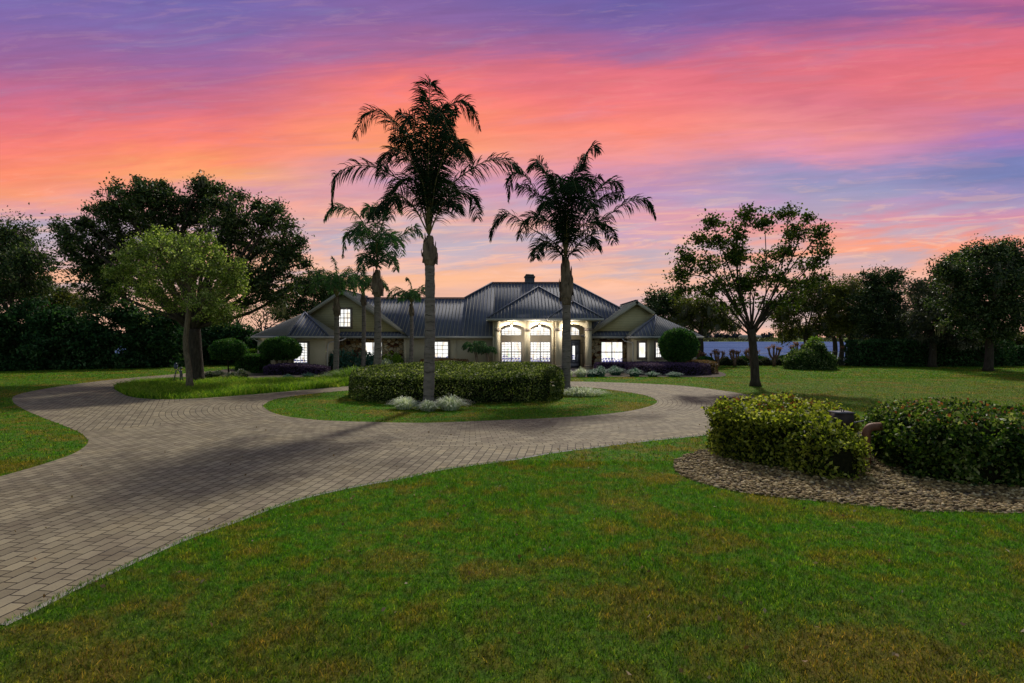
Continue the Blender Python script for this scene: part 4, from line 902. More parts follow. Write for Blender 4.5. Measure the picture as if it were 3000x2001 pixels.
fr = [fpx(Y3, o, p, d) for p, d in (
 ([(1095, 745), (1065, 655), (1020, 610), (975, 608), (948, 645)], -.4), ([(1090, 760), (1050, 690), (1020, 680), (1005, 750)], -1.2),
 ([(1103, 720), (1095, 640), (1085, 605), (1060, 630)], .8), ([(1114, 700), (1130, 621), (1158, 575), (1178, 625)], .8),
 ([(1114, 736), (1176, 690), (1215, 664), (1236, 690)], -.5), ([(1112, 760), (1140, 745), (1160, 790)], -1.5), ([(1105, 700), (1108, 630), (1112, 605), (1130, 640)], -1.0),
 ([(1095, 770), (1070, 750), (1055, 800)], -1.5), ([(1100, 730), (1080, 680), (1060, 680), (1045, 730)], 1.8), ([(1110, 730), (1140, 690), (1165, 700), (1180, 750)], 1.8), ([(1104, 720), (1125, 680), (1145, 700), (1150, 760)], -2.4), ([(1104, 720), (1080, 670), (1050, 660), (1030, 710)], -2.2))]
make_palm('mid-height palm in front of the left gable', G(1105, 1112), P(1104, 790, Y3), .225, (P(0, 868, Y3)[2], 0, .37), fr, M['palm2'], 110, .95, wd=.023)
def small_palm(label, Yb, bx, base, o, bul, sp, up, r, rb, n=10, ln=.6):
    fs = []
    for i in range(n):
        a = i/n*2*math.pi+rng.uniform(-.2, .2); ux = math.cos(a); uy = math.sin(a)
        k = sp*rng.uniform(.8, 1.1); h_ = up*rng.uniform(.55, 1.)*(1 if i % 2 else .75)
        fs.append([np.array(P(*o, Yb))+[ux*k*q*Yb/F, uy*k*q*Yb/F, h_*e*Yb/F] for q, e in ((0, 0), (.25, .62), (.6, 1.), (.95, .72), (1.12, .25))])
    fs.append([np.array(P(*o, Yb))+[q*Yb/F, 0, e*Yb/F] for q, e in ((0, 0), (2, up*.6), (-4, up*1.15), (-14, up*1.35))])
    make_palm(label, base, P(*o, Yb), r, (P(0, bul, Yb)[2], 0, rb), fs, M['palm2'], 60, ln, wd=.019)
small_palm('slim palm nearest the purple hedge in front of the gable window', 40.7, 983, G(983, 1104), (986, 870), 925, 78, 88, .175, .25, 12, .65)
small_palm('slimmer palm close to the stone wall left of the mid-height palm', 46.5, 1063, P(1064, 1089, 46.5), (1064, 858), 895, 68, 78, .155, .22, 11, .7)
small_palm('short palm against the grey roof, right of the stone wall', 46.5, 1202, P(1203, 1089, 46.5), (1205, 888), 925, 62, 55, .15, .20, 10, .6)

def clump(name, label, px, py, wpx, hpx, n, m, cat='plant', group=None, bw=.018, ell=None):
    b_ = G(px, py); s = b_[1]/F
    return strap_clump(name, label, b_, wpx*s, hpx*s*1.15, n, M[m], cat, group, bw, ell=ell)
gw = 'white-striped clumps around the palms'
clump('striped_lily_clump', 'white-striped leafy clump left of the tallest palm', 1185, 1198, 75, 42, 420, 'whiteg', 'plant', gw)
clump('striped_lily_clump', 'white-striped leafy clump at the foot of the tallest palm', 1255, 1203, 70, 34, 420, 'whiteg', 'plant', gw)
clump('striped_lily_clump', 'biggest white-striped clump, right of the tallest palm', 1318, 1200, 85, 48, 520, 'whiteg', 'plant', gw)
clump('striped_lily_clump', 'wide white-striped clump beside the leaning palm', 1700, 1160, 90, 30, 620, 'whiteg', 'plant', gw, ell=(.9, .45))
clump('flowering_clump', 'bright cream clump right of the leaning palm by the porch step', 1702, 1104, 42, 30, 420, 'whiteg', 'plant', gw)
clump('flowering_clump', 'cream clump half hidden behind the leaning palm', 1665, 1105, 34, 26, 240, 'whiteg', 'plant', gw)
gt = 'blue-green grass tufts along the house bed'
for lab, px, py, w_, h_ in (('blue-green tuft under the left purple hedge, left one', 843, 1111, 42, 16), ('blue-green tuft under the left purple hedge, right one', 903, 1109, 46, 20),
    ('dark tuft right of the cream clump by the entry', 1732, 1104, 36, 24), ('blue-green tuft below the stone panel near the downspout', 1757, 1103, 46, 34), ('full blue-green tuft below the lit picture window', 1803, 1099, 50, 30),
    ('blue-green tuft at the left end of the long purple hedge', 1859, 1103, 42, 28), ('small blue-green tuft in the middle of the long purple hedge', 1912, 1104, 40, 18), ('blue-green tuft below the big round shrub', 1975, 1104.5, 46, 18)):
    clump('grass_tuft', lab, px, py, w_, h_, 300, 'teal', 'grass tuft', gt, .022)
gd = 'dark mounds in the bed left of the house'
for lab, px, py, w_, h_ in (('dark grassy mound beside the thick oak trunk', 615, 1106, 40, 22), ('dark grassy mound left of the ball tree trunk', 640, 1103, 34, 20), ('dark grassy mound in front of the ball tree trunk', 678, 1112, 50, 24), ('dark grassy mound right of the ball tree trunk', 707, 1109, 46, 30)):
    clump('grassy_mound', lab, px, py, w_, h_, 420, 'oak', 'plant', gd, .03)
clump('lime_grass', 'lime-green grass clump behind the left end of the island hedge', 1035, 1113, 110, 44, 900, 'lime', 'plant', None, .02, ell=(1.2, .7))
clump('lime_grass', 'lime-green spiky clump at the stone panel right of the mid-height palm', 1165, 1092, 70, 30, 420, 'lime', 'plant', None, .025)
clump('white_flower_plant', 'small white flowering plant at the end of the left purple hedge', 955, 1108, 26, 18, 60, 'whiteg', 'plant', None, .03)
def broad(name, label, c, rx, ry, rz, n, size, m, stems=5):
    root = thing(name, (c[0], c[1], 0), label, 'shrub'); s = MB(); lf = MB(); c = np.array(c)
    pp = ball(n, 3)*[rx, ry, rz]+c; pp[:, 2] = np.maximum(pp[:, 2], .12)
    for q in pp[:stems*4]: s.tube(np.array([(c[0]+(q[0]-c[0])*.3, c[1]+(q[1]-c[1])*.3, 0), (c[0]+(q[0]-c[0])*.5, c[1]+(q[1]-c[1])*.5, q[2]*.6), q]), [.03, .02, .012], 5, False)
    for k in range(5): leaves(lf, pp+rng.normal(size=pp.shape)*size*.35, size, .35)
    s.build('stems', M['olive'], root); lf.build('foliage', M[m], root)
c = P(1010, 1052, 47.5); broad('philodendron', 'dark broad-leaved shrub against the stone panel left of the low windows', (c[0]-.2, 47.6, .85), 1.1, .7, .9, 150, .32, 'teal')
c = P(1090, 1055, 47.5); broad('philodendron', 'blue-green broad-leaved shrub below the stone wall windows', (c[0]-.5, 47.4, .8), .9, .6, .75, 120, .30, 'teal')
c = P(1148, 1050, 47.5); broad('croton_shrub', 'bright mixed green and cream shrub below the stone wall', (c[0], 47.3, .75), .95, .6, .75, 190, .22, 'lime')
c = P(1127, 1062, 46.6); broad('croton_shrub', 'pale cream-leaved low shrub right of the mid-height palm', (c[0], 46.6, .5), .6, .4, .5, 110, .18, 'whiteg')
c = P(965, 1070, 46); broad('corner_shrub', 'dark shrub behind the slim palm at the house corner', (c[0], 47.8, .6), .9, .5, .65, 120, .25, 'topiary')

# pygmy date palms
def pygmy(label, bx, by, Yb, hx, hy, sp, n):
    base = np.array(P(bx, 988+CAMH/Yb*F, Yb)); top = np.array(P(hx, hy, Yb)); root = thing('pygmy_palm', base, label, 'palm tree', 'small date palms by the arched windows')
    MB().tube(catmull([base, base*.5+top*.5+[.08, 0, 0], top], 12), np.linspace(.09, .12, 12)*(1+.1*np.sin(np.arange(12)*2.2)), 8).build('trunk', M['palm_boot'], root, smooth=True)
    for i in range(n):
        a = i*2.4+.3; el = rng.uniform(.15, 1.1); k = sp*Yb/F
        u = np.array((math.cos(a), math.sin(a), 0)); pts = [top, top+u*k*.35+[0, 0, k*.45*el], top+u*k*.75+[0, 0, k*.5*el], top+u*k*1.0+[0, 0, k*(.5*el-.35)]]
        l_, r_ = MB(), MB(); frond(l_, r_, pts, 34, .32, .022, .015, .35, .12)
        f_ = r_.build('frond', M['rachis'], root, smooth=True); l_.build('leaflet', M['palm2'], f_)['kind'] = 'stuff'
pygmy('left of two small date palms left of the arched windows, taller', 1397, 1060, 47.2, 1391, 1022, 38, 20)
pygmy('right of two small date palms left of the arched windows, lower', 1424, 1060, 46.9, 1427, 1033, 30, 16)

# ------------------------------------------------------------------ hedges and shrubs by the house
def rect(x0, x1, y0, y1, p=5): return sell((x0+x1)/2, (y0+y1)/2, (x1-x0)/2, (y1-y0)/2, p)
shell_hedge('purple_hedge', 'low wavy purple hedge below the left end window', rect(-17.85, -13.35, 42.6, 44.2), lambda x_, y_: .66+.09*np.sin(x_*1.1+.4), 9000, .085, M['purple'], rough=.05)
shell_hedge('purple_hedge', 'low dark purple hedge under the picture window in the stone panel', rect(6.45, 9.35, 45.6, 47.1), .74, 5500, .085, M['purple'], rough=.05)
shell_hedge('purple_hedge', 'long purple hedge with rusty top wrapping the right corner of the house', rect(8.6, 14.4, 42.2, 46.6, 4), lambda x_, y_: .76+.0*x_, 16000, .09, M['purple'], rough=.05)
shell_hedge('rusty_hedge', 'rust-tipped low hedge curving round the far right end', rect(12.3, 15.4, 43.6, 47.5, 3), lambda x_, y_: .86+.0*x_, 7000, .09, M['redhedge'], rough=.05)
shell_hedge('rusty_hedge', 'flat rusty brown hedge under the window between stone wall and porch', rect(-7.2, -3.4, 46.2, 47.4, 4), .98, 6000, .085, M['redhedge'], rough=.05)
shell_hedge('boxed_hedge', 'black-green boxed hedge left of the round shrub at the left end', rect(-20.9, -18.7, 44.8, 46.6, 4), 1.35, 8000, .10, M['topiary'], rough=.06)
shell_hedge('boxed_hedge', 'brighter low hedge behind the ball tree', rect(-23.8, -19.6, 51, 53, 4), 1.6, 6000, .11, M['lime'], rough=.06)
b_ = G(670, 1092); round_shrub('ball_tree', 'ball-clipped little tree on a single trunk, left of the house', b_, (P(670, 1030, b_[1])[0], b_[1], P(670, 1030, b_[1])[2]), 1.38, 1.3, .98, 15000, .10, M['topiary'], M['bark'], 1, 'tree', None, -.6)
c = P(822, 1026, 44.9); round_shrub('round_shrub', 'big rounded shrub hiding the left end window', (c[0], c[1], 0), c, 1.55, 1.15, 1.0, 20000, .10, M['topiary'], M['bark_light'], 6, 'shrub', None, -.7)
c = P(1987, 1014, 45.0); round_shrub('round_shrub', 'big egg-shaped shrub at the right corner of the house', (c[0], c[1], 0), c, 1.45, 1.4, 1.33, 24000, .10, M['topiary'], M['bark'], 7, 'shrub', None, -.85)
c = P(2065, 1058, 52); round_shrub('low_ball_shrub', 'small dark ball shrub peeping over the rusty hedge end', (c[0], c[1], 0), (c[0], c[1], .55), .8, .6, .5, 3000, .10, M['topiary'], M['bark'], 1)
b_ = G(2390, 1084); shell_hedge('loose_bush', 'loose leafy bush standing alone on the right lawn', sell(b_[0]+.1, b_[1]+1.2, 1.8, 1.5, 2.2), lambda x_, y_: 1.05+.85*np.exp(-((x_-b_[0]-.3)/1.1)**2)+.2*np.sin(x_*4), 15000, .14, foliage('lawn_bush_leaves', [(.010, .030, .010), (.03, .07, .018), (.09, .14, .04), (.40, .42, .24)], .35), cat='shrub', rough=.22, round_=.3)
pp = MB(); c0 = np.array((b_[0]+.55, b_[1]+1.2, 2.0)); fx = ball(1600, 2)*[.75, .6, .85]+c0; leaves(pp, fx, .14, .55)
rt = thing('lime_shrub', (c0[0], c0[1], 0), 'bright lime shoot rising from the top of the lone lawn bush', 'shrub'); MB().tube([(c0[0], c0[1], 0), c0], [.05, .03], 6).build('stem', M['bark'], rt); pp.build('foliage', M['lime'], rt)
shell_hedge('dark_hedge', 'black clipped hedge block across the right lawn, left part', rect(31.8, 46.2, 54.5, 57.5, 8), 2.35, 16000, .2, M['hedgerow'], rough=.1)
shell_hedge('dark_hedge', 'long black clipped hedge behind the right-hand lawn tree', rect(46.6, 62, 56, 58.5, 8), 1.8, 14000, .2, M['hedgerow'], rough=.1)
shell_hedge('back_hedge', 'sunlit tall hedge behind the black clipped hedge', rect(44, 66, 62, 65, 8), 3.0, 12000, .22, M['olive'], rough=.3)

# ------------------------------------------------------------------ foreground bushes on the gravel
def lump(x_, y_, s=1.): return .07*np.sin(x_*3.1*s)+.06*np.sin(y_*4.3*s+x_)+.04*np.sin(x_*7.7)
def shoots(A):
    t = A[A[:, 2] > 1.02]; return t[rng.uniform(size=len(t)) < .05]+[0, 0, .05]
fl = [(4.75, 13.5), (5.1, 12.7), (5.7, 12.2), (6.2, 12.4), (6.7, 12.9), (7.6, 13.3), (7.95, 14.3), (7.2, 15.2), (5.6, 15.3), (4.9, 14.6)]
shell_hedge('gravel_bush', 'yellow-green bush left of the utility box on the gravel', smooth(fl+fl[:1], 40)[:-1], lambda x_, y_: 1.00+lump(x_, y_)*.6-.02*(x_-6), 24000, .085, M['bush'], rough=.115, cat='bush', extra=shoots, gaps=.32, round_=.1)
fl = [(5.6, 12.1), (6.0, 11.35), (6.6, 11.4), (7.0, 12.0), (6.6, 12.25), (6.0, 12.5)]
shell_hedge('low_gravel_bush', 'lower yellow bush spreading in front of the left gravel bush', smooth(fl+fl[:1], 30)[:-1], lambda x_, y_: .78+lump(x_, y_, 1.4)*1.3, 5200, .085, M['bush'], rough=.16, cat='bush', gaps=.3, round_=.25)
fr_ = [(7.75, 11.6), (8.2, 10.9), (9.0, 10.7), (9.9, 10.6), (10.4, 11.0), (10.9, 12.0), (10.8, 13.4), (9.8, 14.2), (8.5, 13.9), (7.95, 12.8)]
shell_hedge('gravel_bush', 'largest dark-green bush right of the utility box on the gravel', smooth(fr_+fr_[:1], 40)[:-1], lambda x_, y_: 1.10+lump(x_, y_)*.6-.01*(x_-9), 32000, .085, M['bushdark'], rough=.115, cat='bush', extra=shoots, gaps=.30, round_=.1)
shell_hedge('low_gravel_bush', 'small loose bush at the right edge beside the largest gravel bush', sell(11.2, 12.0, .7, .7, 2.2), lambda x_, y_: .62+lump(x_, y_, 1.4), 3000, .085, M['bush'], rough=.18, cat='bush', gaps=.3)
# utility box on its post
c = P(2447, 1222, 12.4); r_ = thing('utility_box', (c[0], 12.2, 0), 'dark metal utility box on a post between the gravel bushes', 'utility box')
bx = MB().box(c[0]-.15, c[0]+.19, 12.05, 12.35, .86, 1.16).build('body', M['boxmat'], r_)
MB().box(c[0]-.17, c[0]+.21, 12.03, 12.37, 1.163, 1.18).build('lid', mottled('lid_metal', (.07, .07, .10), (.10, .10, .13), 4, .6, 0, .2), bx)
q = MB()
for dx in (.02, .06): q.tube([(c[0]+dx, 12.2, 1.18), (c[0]+dx, 12.2, 1.225)], .009, 6)
q.build('bolt', M['dark'], bx)
MB().box(c[0]-.02, c[0]+.05, 12.15, 12.22, 0, .86).build('post', M['boxmat'], r_)
q = MB().tube([P(2478, 1246, 12.3), P(2500, 1238, 12.3), P(2530, 1233, 12.4)], .014, 6); q.build('arm', mottled('grey_arm', (.14, .14, .15), (.2, .2, .2), 5, .5, 0), r_)
pc = P(2538, 1262, 12.6); q = MB().tube(catmull([(pc[0]-.0, 12.6, 0), (pc[0], 12.6, .55), (pc[0]+.01, 12.6, .70), (pc[0]+.09, 12.6, .80), (pc[0]+.3, 12.6, .82)], 18), .085, 14)
tag(q.build('rusty_pipe', M['rust'], origin=(pc[0], 12.6, 0), smooth=True), 'rusty elbow pipe rising from the gravel beside the largest bush', 'pipe')
pc = P(2514, 1290, 12.5); q = MB().add([(pc[0]-.02, 12.48, 0), (pc[0]+.02, 12.48, 0), (pc[0]+.02, 12.52, 0), (pc[0]-.02, 12.52, 0), (pc[0]-.02, 12.48, .72), (pc[0]+.02, 12.48, .74), (pc[0]+.02, 12.52, .72), (pc[0]-.02, 12.52, .70)], [(0,1,5,4),(1,2,6,5),(2,3,7,6),(3,0,4,7),(4,5,6,7)])
tag(q.build('wooden_stake', M['wood'], origin=(pc[0], 12.5, 0)), 'thin pale wooden stake left of the rusty pipe', 'stake')
a0 = G(2445, 1402); q = MB().tube(catmull([(a0[0], a0[1], .02), (a0[0]+.35, a0[1]+.2, .06), (a0[0]+.6, a0[1]+.5, .20), (a0[0]+.75, a0[1]+.9, .42)], 14), np.linspace(.016, .012, 14), 7)
tag(q.build('bent_conduit', M['wood'], origin=(a0[0], a0[1], 0), smooth=True), 'bent pale conduit lying from the gravel up towards the pipe', 'conduit')

# ------------------------------------------------------------------ trees
b_ = G(578, 1117); Yk = b_[1]
make_tree('live_oak', 'huge dark live oak with thick trunk left of the house', b_, [(*b_, .42), (b_[0]-.1, Yk, 1.6, .38), (b_[0]-.2, Yk, 3.2, .36)],
  px_blobs(Yk, [(215, 700, 45, 34, 30, -1), (300, 690, 70, 50, 60, 1), (260, 790, 60, 60, 50), (330, 850, 100, 60, 70, 1), (350, 610, 62, 36, 50), (420, 580, 70, 45, 65, -1), (430, 660, 90, 60, 70, 2), (500, 620, 80, 55, 65), (590, 570, 45, 36, 40, 1),
    (600, 640, 80, 55, 65, 2), (670, 620, 60, 46, 45, -1), (690, 700, 90, 60, 75), (780, 640, 52, 36, 40, -1), (800, 720, 70, 52, 60, 1), (840, 765, 50, 40, 45), (780, 820, 80, 50, 60, -1), (700, 800, 80, 60, 60, 2), (560, 740, 120, 80, 75, 3), (440, 780, 120, 80, 75, 3), (790, 872, 55, 28, 30), (330, 760, 80, 50, 45, 2), (178, 668, 22, 10, 10), (205, 740, 24, 12, 10), (245, 655, 24, 14, 10), (290, 612, 26, 12, 10), (345, 565, 22, 14, 9), (418, 540, 22, 14, 9), (470, 556, 20, 14, 8), (590, 536, 18, 18, 10), (640, 556, 22, 12, 9), (700, 575, 18, 12, 8), (745, 600, 20, 12, 9), (810, 606, 24, 14, 10), (842, 660, 20, 14, 8), (880, 712, 20, 14, 9), (892, 770, 16, 12, 7), (720, 890, 24, 16, 9), (850, 850, 26, 16, 9)], 0),
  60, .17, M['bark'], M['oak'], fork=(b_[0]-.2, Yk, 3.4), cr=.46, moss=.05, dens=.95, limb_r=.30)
b_ = G(556, 1140); Yk = b_[1]
make_tree('young_oak', 'lighter sunlit tree with pale leaning trunk in front of the huge oak', b_, [(*b_, .17), P(553, 1080, Yk)+(.145,), P(543, 1010, Yk)+(.13,), P(549, 945, Yk)+(.13,), P(556, 860, Yk)+(.10,), P(552, 810, Yk)+(.07,)],
  px_blobs(Yk, [(360, 790, 40, 26, 26), (410, 800, 55, 40, 45, 1), (400, 740, 40, 30, 30), (470, 730, 55, 40, 48, -1), (455, 700, 25, 20, 16), (530, 740, 60, 40, 50, 1), (560, 780, 70, 45, 55, -1), (500, 810, 80, 45, 55), (600, 730, 40, 26, 28), (620, 790, 50, 40, 42), (670, 800, 38, 34, 34), (690, 840, 28, 30, 24), (640, 860, 50, 40, 42, 1), (590, 880, 60, 40, 40, -1), (500, 880, 70, 40, 40, 1), (430, 860, 50, 34, 30), (640, 920, 50, 30, 26, 1), (680, 900, 36, 24, 18), (432, 706, 14, 22, 9), (462, 682, 12, 26, 9), (505, 694, 14, 22, 9), (560, 700, 14, 24, 9), (610, 700, 16, 20, 9), (648, 730, 16, 16, 8), (702, 776, 16, 14, 8), (716, 824, 14, 14, 7), (322, 800, 16, 12, 8), (352, 752, 18, 14, 8), (385, 716, 16, 16, 8), (345, 850, 18, 14, 8)], 0),
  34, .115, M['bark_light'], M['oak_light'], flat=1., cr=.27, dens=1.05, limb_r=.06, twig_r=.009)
# tall hedgerow and trees along the left boundary
for k, (px, wpx, top) in enumerate(((-90, 120, 930), (30, 90, 950), (120, 90, 905), (215, 90, 930), (300, 85, 905), (385, 80, 930), (470, 85, 915), (560, 90, 930), (650, 80, 965), (735, 60, 985))):
    Yh = 47+k*1.0 if k < 7 else 58; x0 = P(px, 0, Yh)[0]; hh = P(0, top, Yh)[2]; wm = wpx*Yh/F
    bl = []
    for j in range(9):
        zc = hh*(.12+.80*(j//3)/2.); bl.append((x0+(j % 3-1)*wm*.42+rng.normal()*.3, Yh+1.2+rng.normal()*.5, zc+rng.normal()*.35, wm*.42, 1.3, hh*.24, 17))
    make_tree('screen_tree', ['leftmost dense screening tree at the photo edge', 'second dense screening tree from the left edge', 'third dense screening tree, slightly taller, from the left edge', 'fourth dense screening tree from the left edge', 'fifth dense screening tree from the left edge', 'sixth dense screening tree, behind the statue',
       'seventh dense screening tree, behind the leaning trunk', 'screening tree behind the thick oak trunk', 'low screening tree behind the ball tree', 'lowest screening tree beside the far left roof corner'][k], (x0, Yh+1.2, 0), [(x0, Yh+1.2, 0, .16), (x0, Yh+1.2, hh*.4, .13), (x0, Yh+1.2, hh*.6, .1)], bl, 60, .27, M['bark'], M['hedgerow'], cr=.55, group='dense screening trees along the left boundary', limb_r=.08)
for pa_, pb_, Ya, Yb, hh, lab in ((-200, 330, 51, 55, 3.6, 'deep green boundary hedge filling in behind the screening trees, left half'), (325, 720, 56, 61, 3.4, 'deep green boundary hedge filling in behind the screening trees, right half')):
    shell_hedge('boundary_hedge', lab, sell((P(pa_, 0, Ya)[0]+P(pb_, 0, Yb)[0])/2, (Ya+Yb)/2+1, (P(pb_, 0, Yb)[0]-P(pa_, 0, Ya)[0])/2, 1.6, 6), lambda x_, y_, hh=hh: hh+.3*np.sin(x_*.9)+.2*np.sin(x_*2.7), 16000, .3, M['hedgerow'], rough=.35, round_=.5)
b_ = (P(40, 0, 52)[0], 52, 0)
make_tree('boundary_tree', 'tall leafy tree at the far left edge above the screen', b_, [(*b_, .35), (b_[0], 52, 3, .3), (b_[0], 52, 5, .26)],
  px_blobs(52, [(-40, 720, 70, 60, 50), (30, 690, 50, 34, 40), (20, 770, 80, 60, 60), (90, 760, 60, 40, 45), (70, 830, 90, 50, 60), (-20, 860, 90, 50, 40)], 1.5), 64, .22, M['bark'], M['oak'], cr=.8, dens=1.5)
b_ = (P(175, 0, 56)[0], 56, 0)
make_tree('boundary_tree', 'hazy olive tree between the far left tree and the huge oak', b_, [(*b_, .3), (b_[0], 56, 3, .26), (b_[0], 56, 4.5, .22)],
  px_blobs(56, [(120, 850, 45, 20, 24), (185, 868, 50, 22, 26), (170, 895, 80, 30, 44), (230, 900, 60, 30, 34), (100, 890, 60, 34, 30)], 1.5), 56, .2, M['bark'], M['olive'], cr=.7, dens=1.5)
b_ = (P(905, 0, 72)[0], 72, 0)
make_tree('rear_tree', 'dark tree rising behind the left roof of the house', b_, [(*b_, .35), (b_[0], 72, 3, .3), (b_[0], 72, 5, .26)],
  px_blobs(72, [(885, 840, 40, 30, 36), (930, 830, 46, 36, 44), (880, 890, 55, 32, 42), (950, 880, 50, 30, 34), (830, 920, 40, 22, 26), (975, 850, 40, 26, 30), (820, 895, 22, 14, 10)], 1.5), 60, .24, M['bark'], M['oak'], cr=.8, dens=1.3)
# bare tree by the far left roof corner
b_ = (P(748, 0, 64)[0], 64, 0); rt = thing('bare_tree', b_, 'nearly bare tree with dark branches left of the roof', 'tree'); t = MB(); lf = MB()
def grow(p, d, ln, r, dep):
    d = d/np.linalg.norm(d); q = p+d*ln; t.tube([p, p*.5+q*.5+rng.normal(size=3)*ln*.06, q], [r, r*.85, r*.65], 5, False)
    if dep == 0: leaves(lf, q+rng.normal(size=(5, 3))*.3, .2, .6); return
    for _ in range(3 if dep > 3 else 2): grow(q, d+rng.normal(size=3)*[.6, .35, .45]+[0, 0, .1], ln*rng.uniform(.65, .85), r*.62, dep-1)
grow(np.array(b_), np.array((0, 0, 1.)), 2.0, .22, 6); t.build('trunk', M['bark'], rt); lf.build('crown', M['olive'], rt)
# open sycamore on the right lawn
b_ = G(2213, 1132); Yk = b_[1]
make_tree('sycamore', 'open-crowned tree with forked trunk standing alone on the right lawn', b_, [(*b_, .25), P(2210, 1060, Yk)+(.22,), P(2204, 995, Yk)+(.21,), P(2200, 965, Yk)+(.23,)],
  px_blobs(Yk, [(2010, 755, 30, 24, 24), (2000, 800, 30, 30, 26), (2045, 700, 24, 16, 15), (2085, 650, 26, 22, 20), (2105, 710, 36, 26, 24), (2075, 770, 40, 28, 24), (2190, 630, 30, 24, 22), (2240, 650, 34, 26, 22), (2160, 690, 26, 26, 20), (2310, 625, 30, 18, 18), (2360, 640, 20, 12, 8), (2330, 680, 44, 26, 30), (2400, 690, 26, 30, 26), (2415, 735, 24, 20, 16),
    (2385, 770, 40, 24, 22), (2300, 740, 50, 32, 28), (2155, 750, 30, 34, 60), (2185, 830, 26, 26, 46), (2230, 790, 40, 36, 26), (2120, 830, 44, 28, 24), (2060, 850, 40, 24, 20), (2280, 820, 50, 30, 26), (2345, 830, 50, 24, 22), (2410, 810, 24, 20, 12), (2150, 890, 44, 24, 20), (2260, 890, 46, 26, 20), (2320, 880, 36, 20, 14), (2000, 850, 28, 24, 16)], 0),
  18, .14, M['bark'], foliage('sycamore_leaves', [(.012, .026, .006), (.030, .058, .010), (.07, .11, .018), (.18, .20, .035)], .3), cr=.36, twig_r=.012, ratio=.8, limb_r=.11, dens=1.4)
lsp = [('oak', 1935, 905, 60, [(1915, 880, 28, 20, 22), (1955, 875, 34, 24, 28), (1930, 915, 40, 22, 26), (1990, 900, 40, 26, 28), (1980, 935, 44, 18, 22)], 'dark tree behind the right roof edge', .2, .1),
 ('olive', 2050, 0, 58, [(2010, 900, 44, 24, 30), (2060, 890, 40, 26, 30), (2045, 930, 60, 26, 36), (2110, 920, 44, 30, 30), (2090, 955, 44, 18, 22), (1990, 950, 34, 18, 16), (2130, 950, 36, 22, 18)], 'yellowish mossy tree hanging over the lake edge right of the house', .18, .45),
 ('olive', 2360, 0, 62, [(2290, 930, 44, 26, 30), (2330, 890, 50, 30, 36), (2370, 850, 60, 36, 44), (2420, 900, 54, 36, 42), (2390, 960, 60, 30, 38), (2450, 850, 44, 30, 30), (2460, 930, 40, 34, 30), (2320, 970, 44, 22, 24)], 'olive tree behind the sycamore by the lake fence', .2, .15),
 ('olive', 2490, 0, 66, [(2490, 850, 50, 30, 34), (2450, 870, 40, 26, 26), (2500, 910, 46, 34, 34), (2470, 960, 46, 26, 26), (2540, 860, 36, 24, 20)], 'yellow-green tree between the olive tree and the dark cone-shaped tree', .2, .1),
 ('oak', 2575, 0, 60, [(2560, 820, 38, 24, 30), (2620, 815, 30, 20, 24), (2575, 860, 64, 34, 56), (2530, 900, 50, 34, 44), (2610, 900, 60, 36, 54), (2560, 950, 74, 36, 62), (2640, 950, 46, 34, 40), (2600, 990, 66, 24, 40)], 'dense dark tree with broad base left of the black hedge', .2, 0),
 ('silver', 2730, 0, 54, [(2730, 880, 54, 36, 42), (2770, 830, 48, 34, 36), (2710, 930, 52, 36, 42), (2780, 920, 60, 40, 46), (2750, 975, 56, 30, 36), (2820, 990, 46, 24, 24), (2690, 840, 30, 20, 12)], 'silvery-leaved tree in front of the black hedge', .2, .25),
 ('oak', 2895, 1087, 0, [(2790, 790, 44, 30, 34), (2840, 760, 50, 34, 42), (2900, 745, 50, 34, 42), (2960, 750, 44, 36, 40), (2850, 830, 64, 40, 54), (2930, 830, 64, 44, 60), (3000, 800, 50, 50, 46), (2870, 900, 70, 40, 52), (2960, 910, 66, 44, 54), (2800, 880, 50, 36, 34), (3040, 880, 60, 60, 40), (2920, 970, 70, 30, 34), (2820, 950, 46, 24, 20)], 'big dark tree on the right lawn near the photo edge', .19, .06)]
for mt_, px, py, Yt, bl, lab, ls, ms in lsp:
    bb = G(px, py) if not Yt else (P(px, 0, Yt)[0], Yt, float(gz(0, Yt))); Yt = bb[1]
    make_tree('lakeside_tree' if Yt > 55 or mt_ == 'silver' else 'lawn_tree', lab, bb, [(*bb, .34), (bb[0]+.1, Yt, 1.8, .28), (bb[0], Yt, 3.2, .24)], px_blobs(Yt, bl, 1.2), 56, ls*1.1, M['bark'], M[mt_], cr=.62, moss=ms, limb_r=.18, dens=1.45)
# extra slim trunks by the water
for px, Yt in ((2440, 74), (2460, 76), (2517, 72)):
    x0 = P(px, 0, Yt)[0]; z0 = float(gz(0, Yt)); rt = thing('waterside_tree', (x0, Yt, z0), 'slim dark tree at the water, ' + {2440: 'left of the white dock rail', 2460: 'behind the white dock rail', 2517: 'nearest the dense dark tree'}[px], 'tree', 'slim trees at the water')
    MB().tube(catmull([(x0, Yt, z0), (x0+.3, Yt, z0+2.5), (x0-.2, Yt, z0+5)], 8), np.linspace(.35, .2, 8), 8).build('trunk', M['bark'], rt, smooth=True)
    lf = MB(); leaves(lf, ball(1500, 2)*[2.2, 2, 1.6]+[x0, Yt, z0+5.4], .24, .6); lf.build('crown', M['olive'], rt)

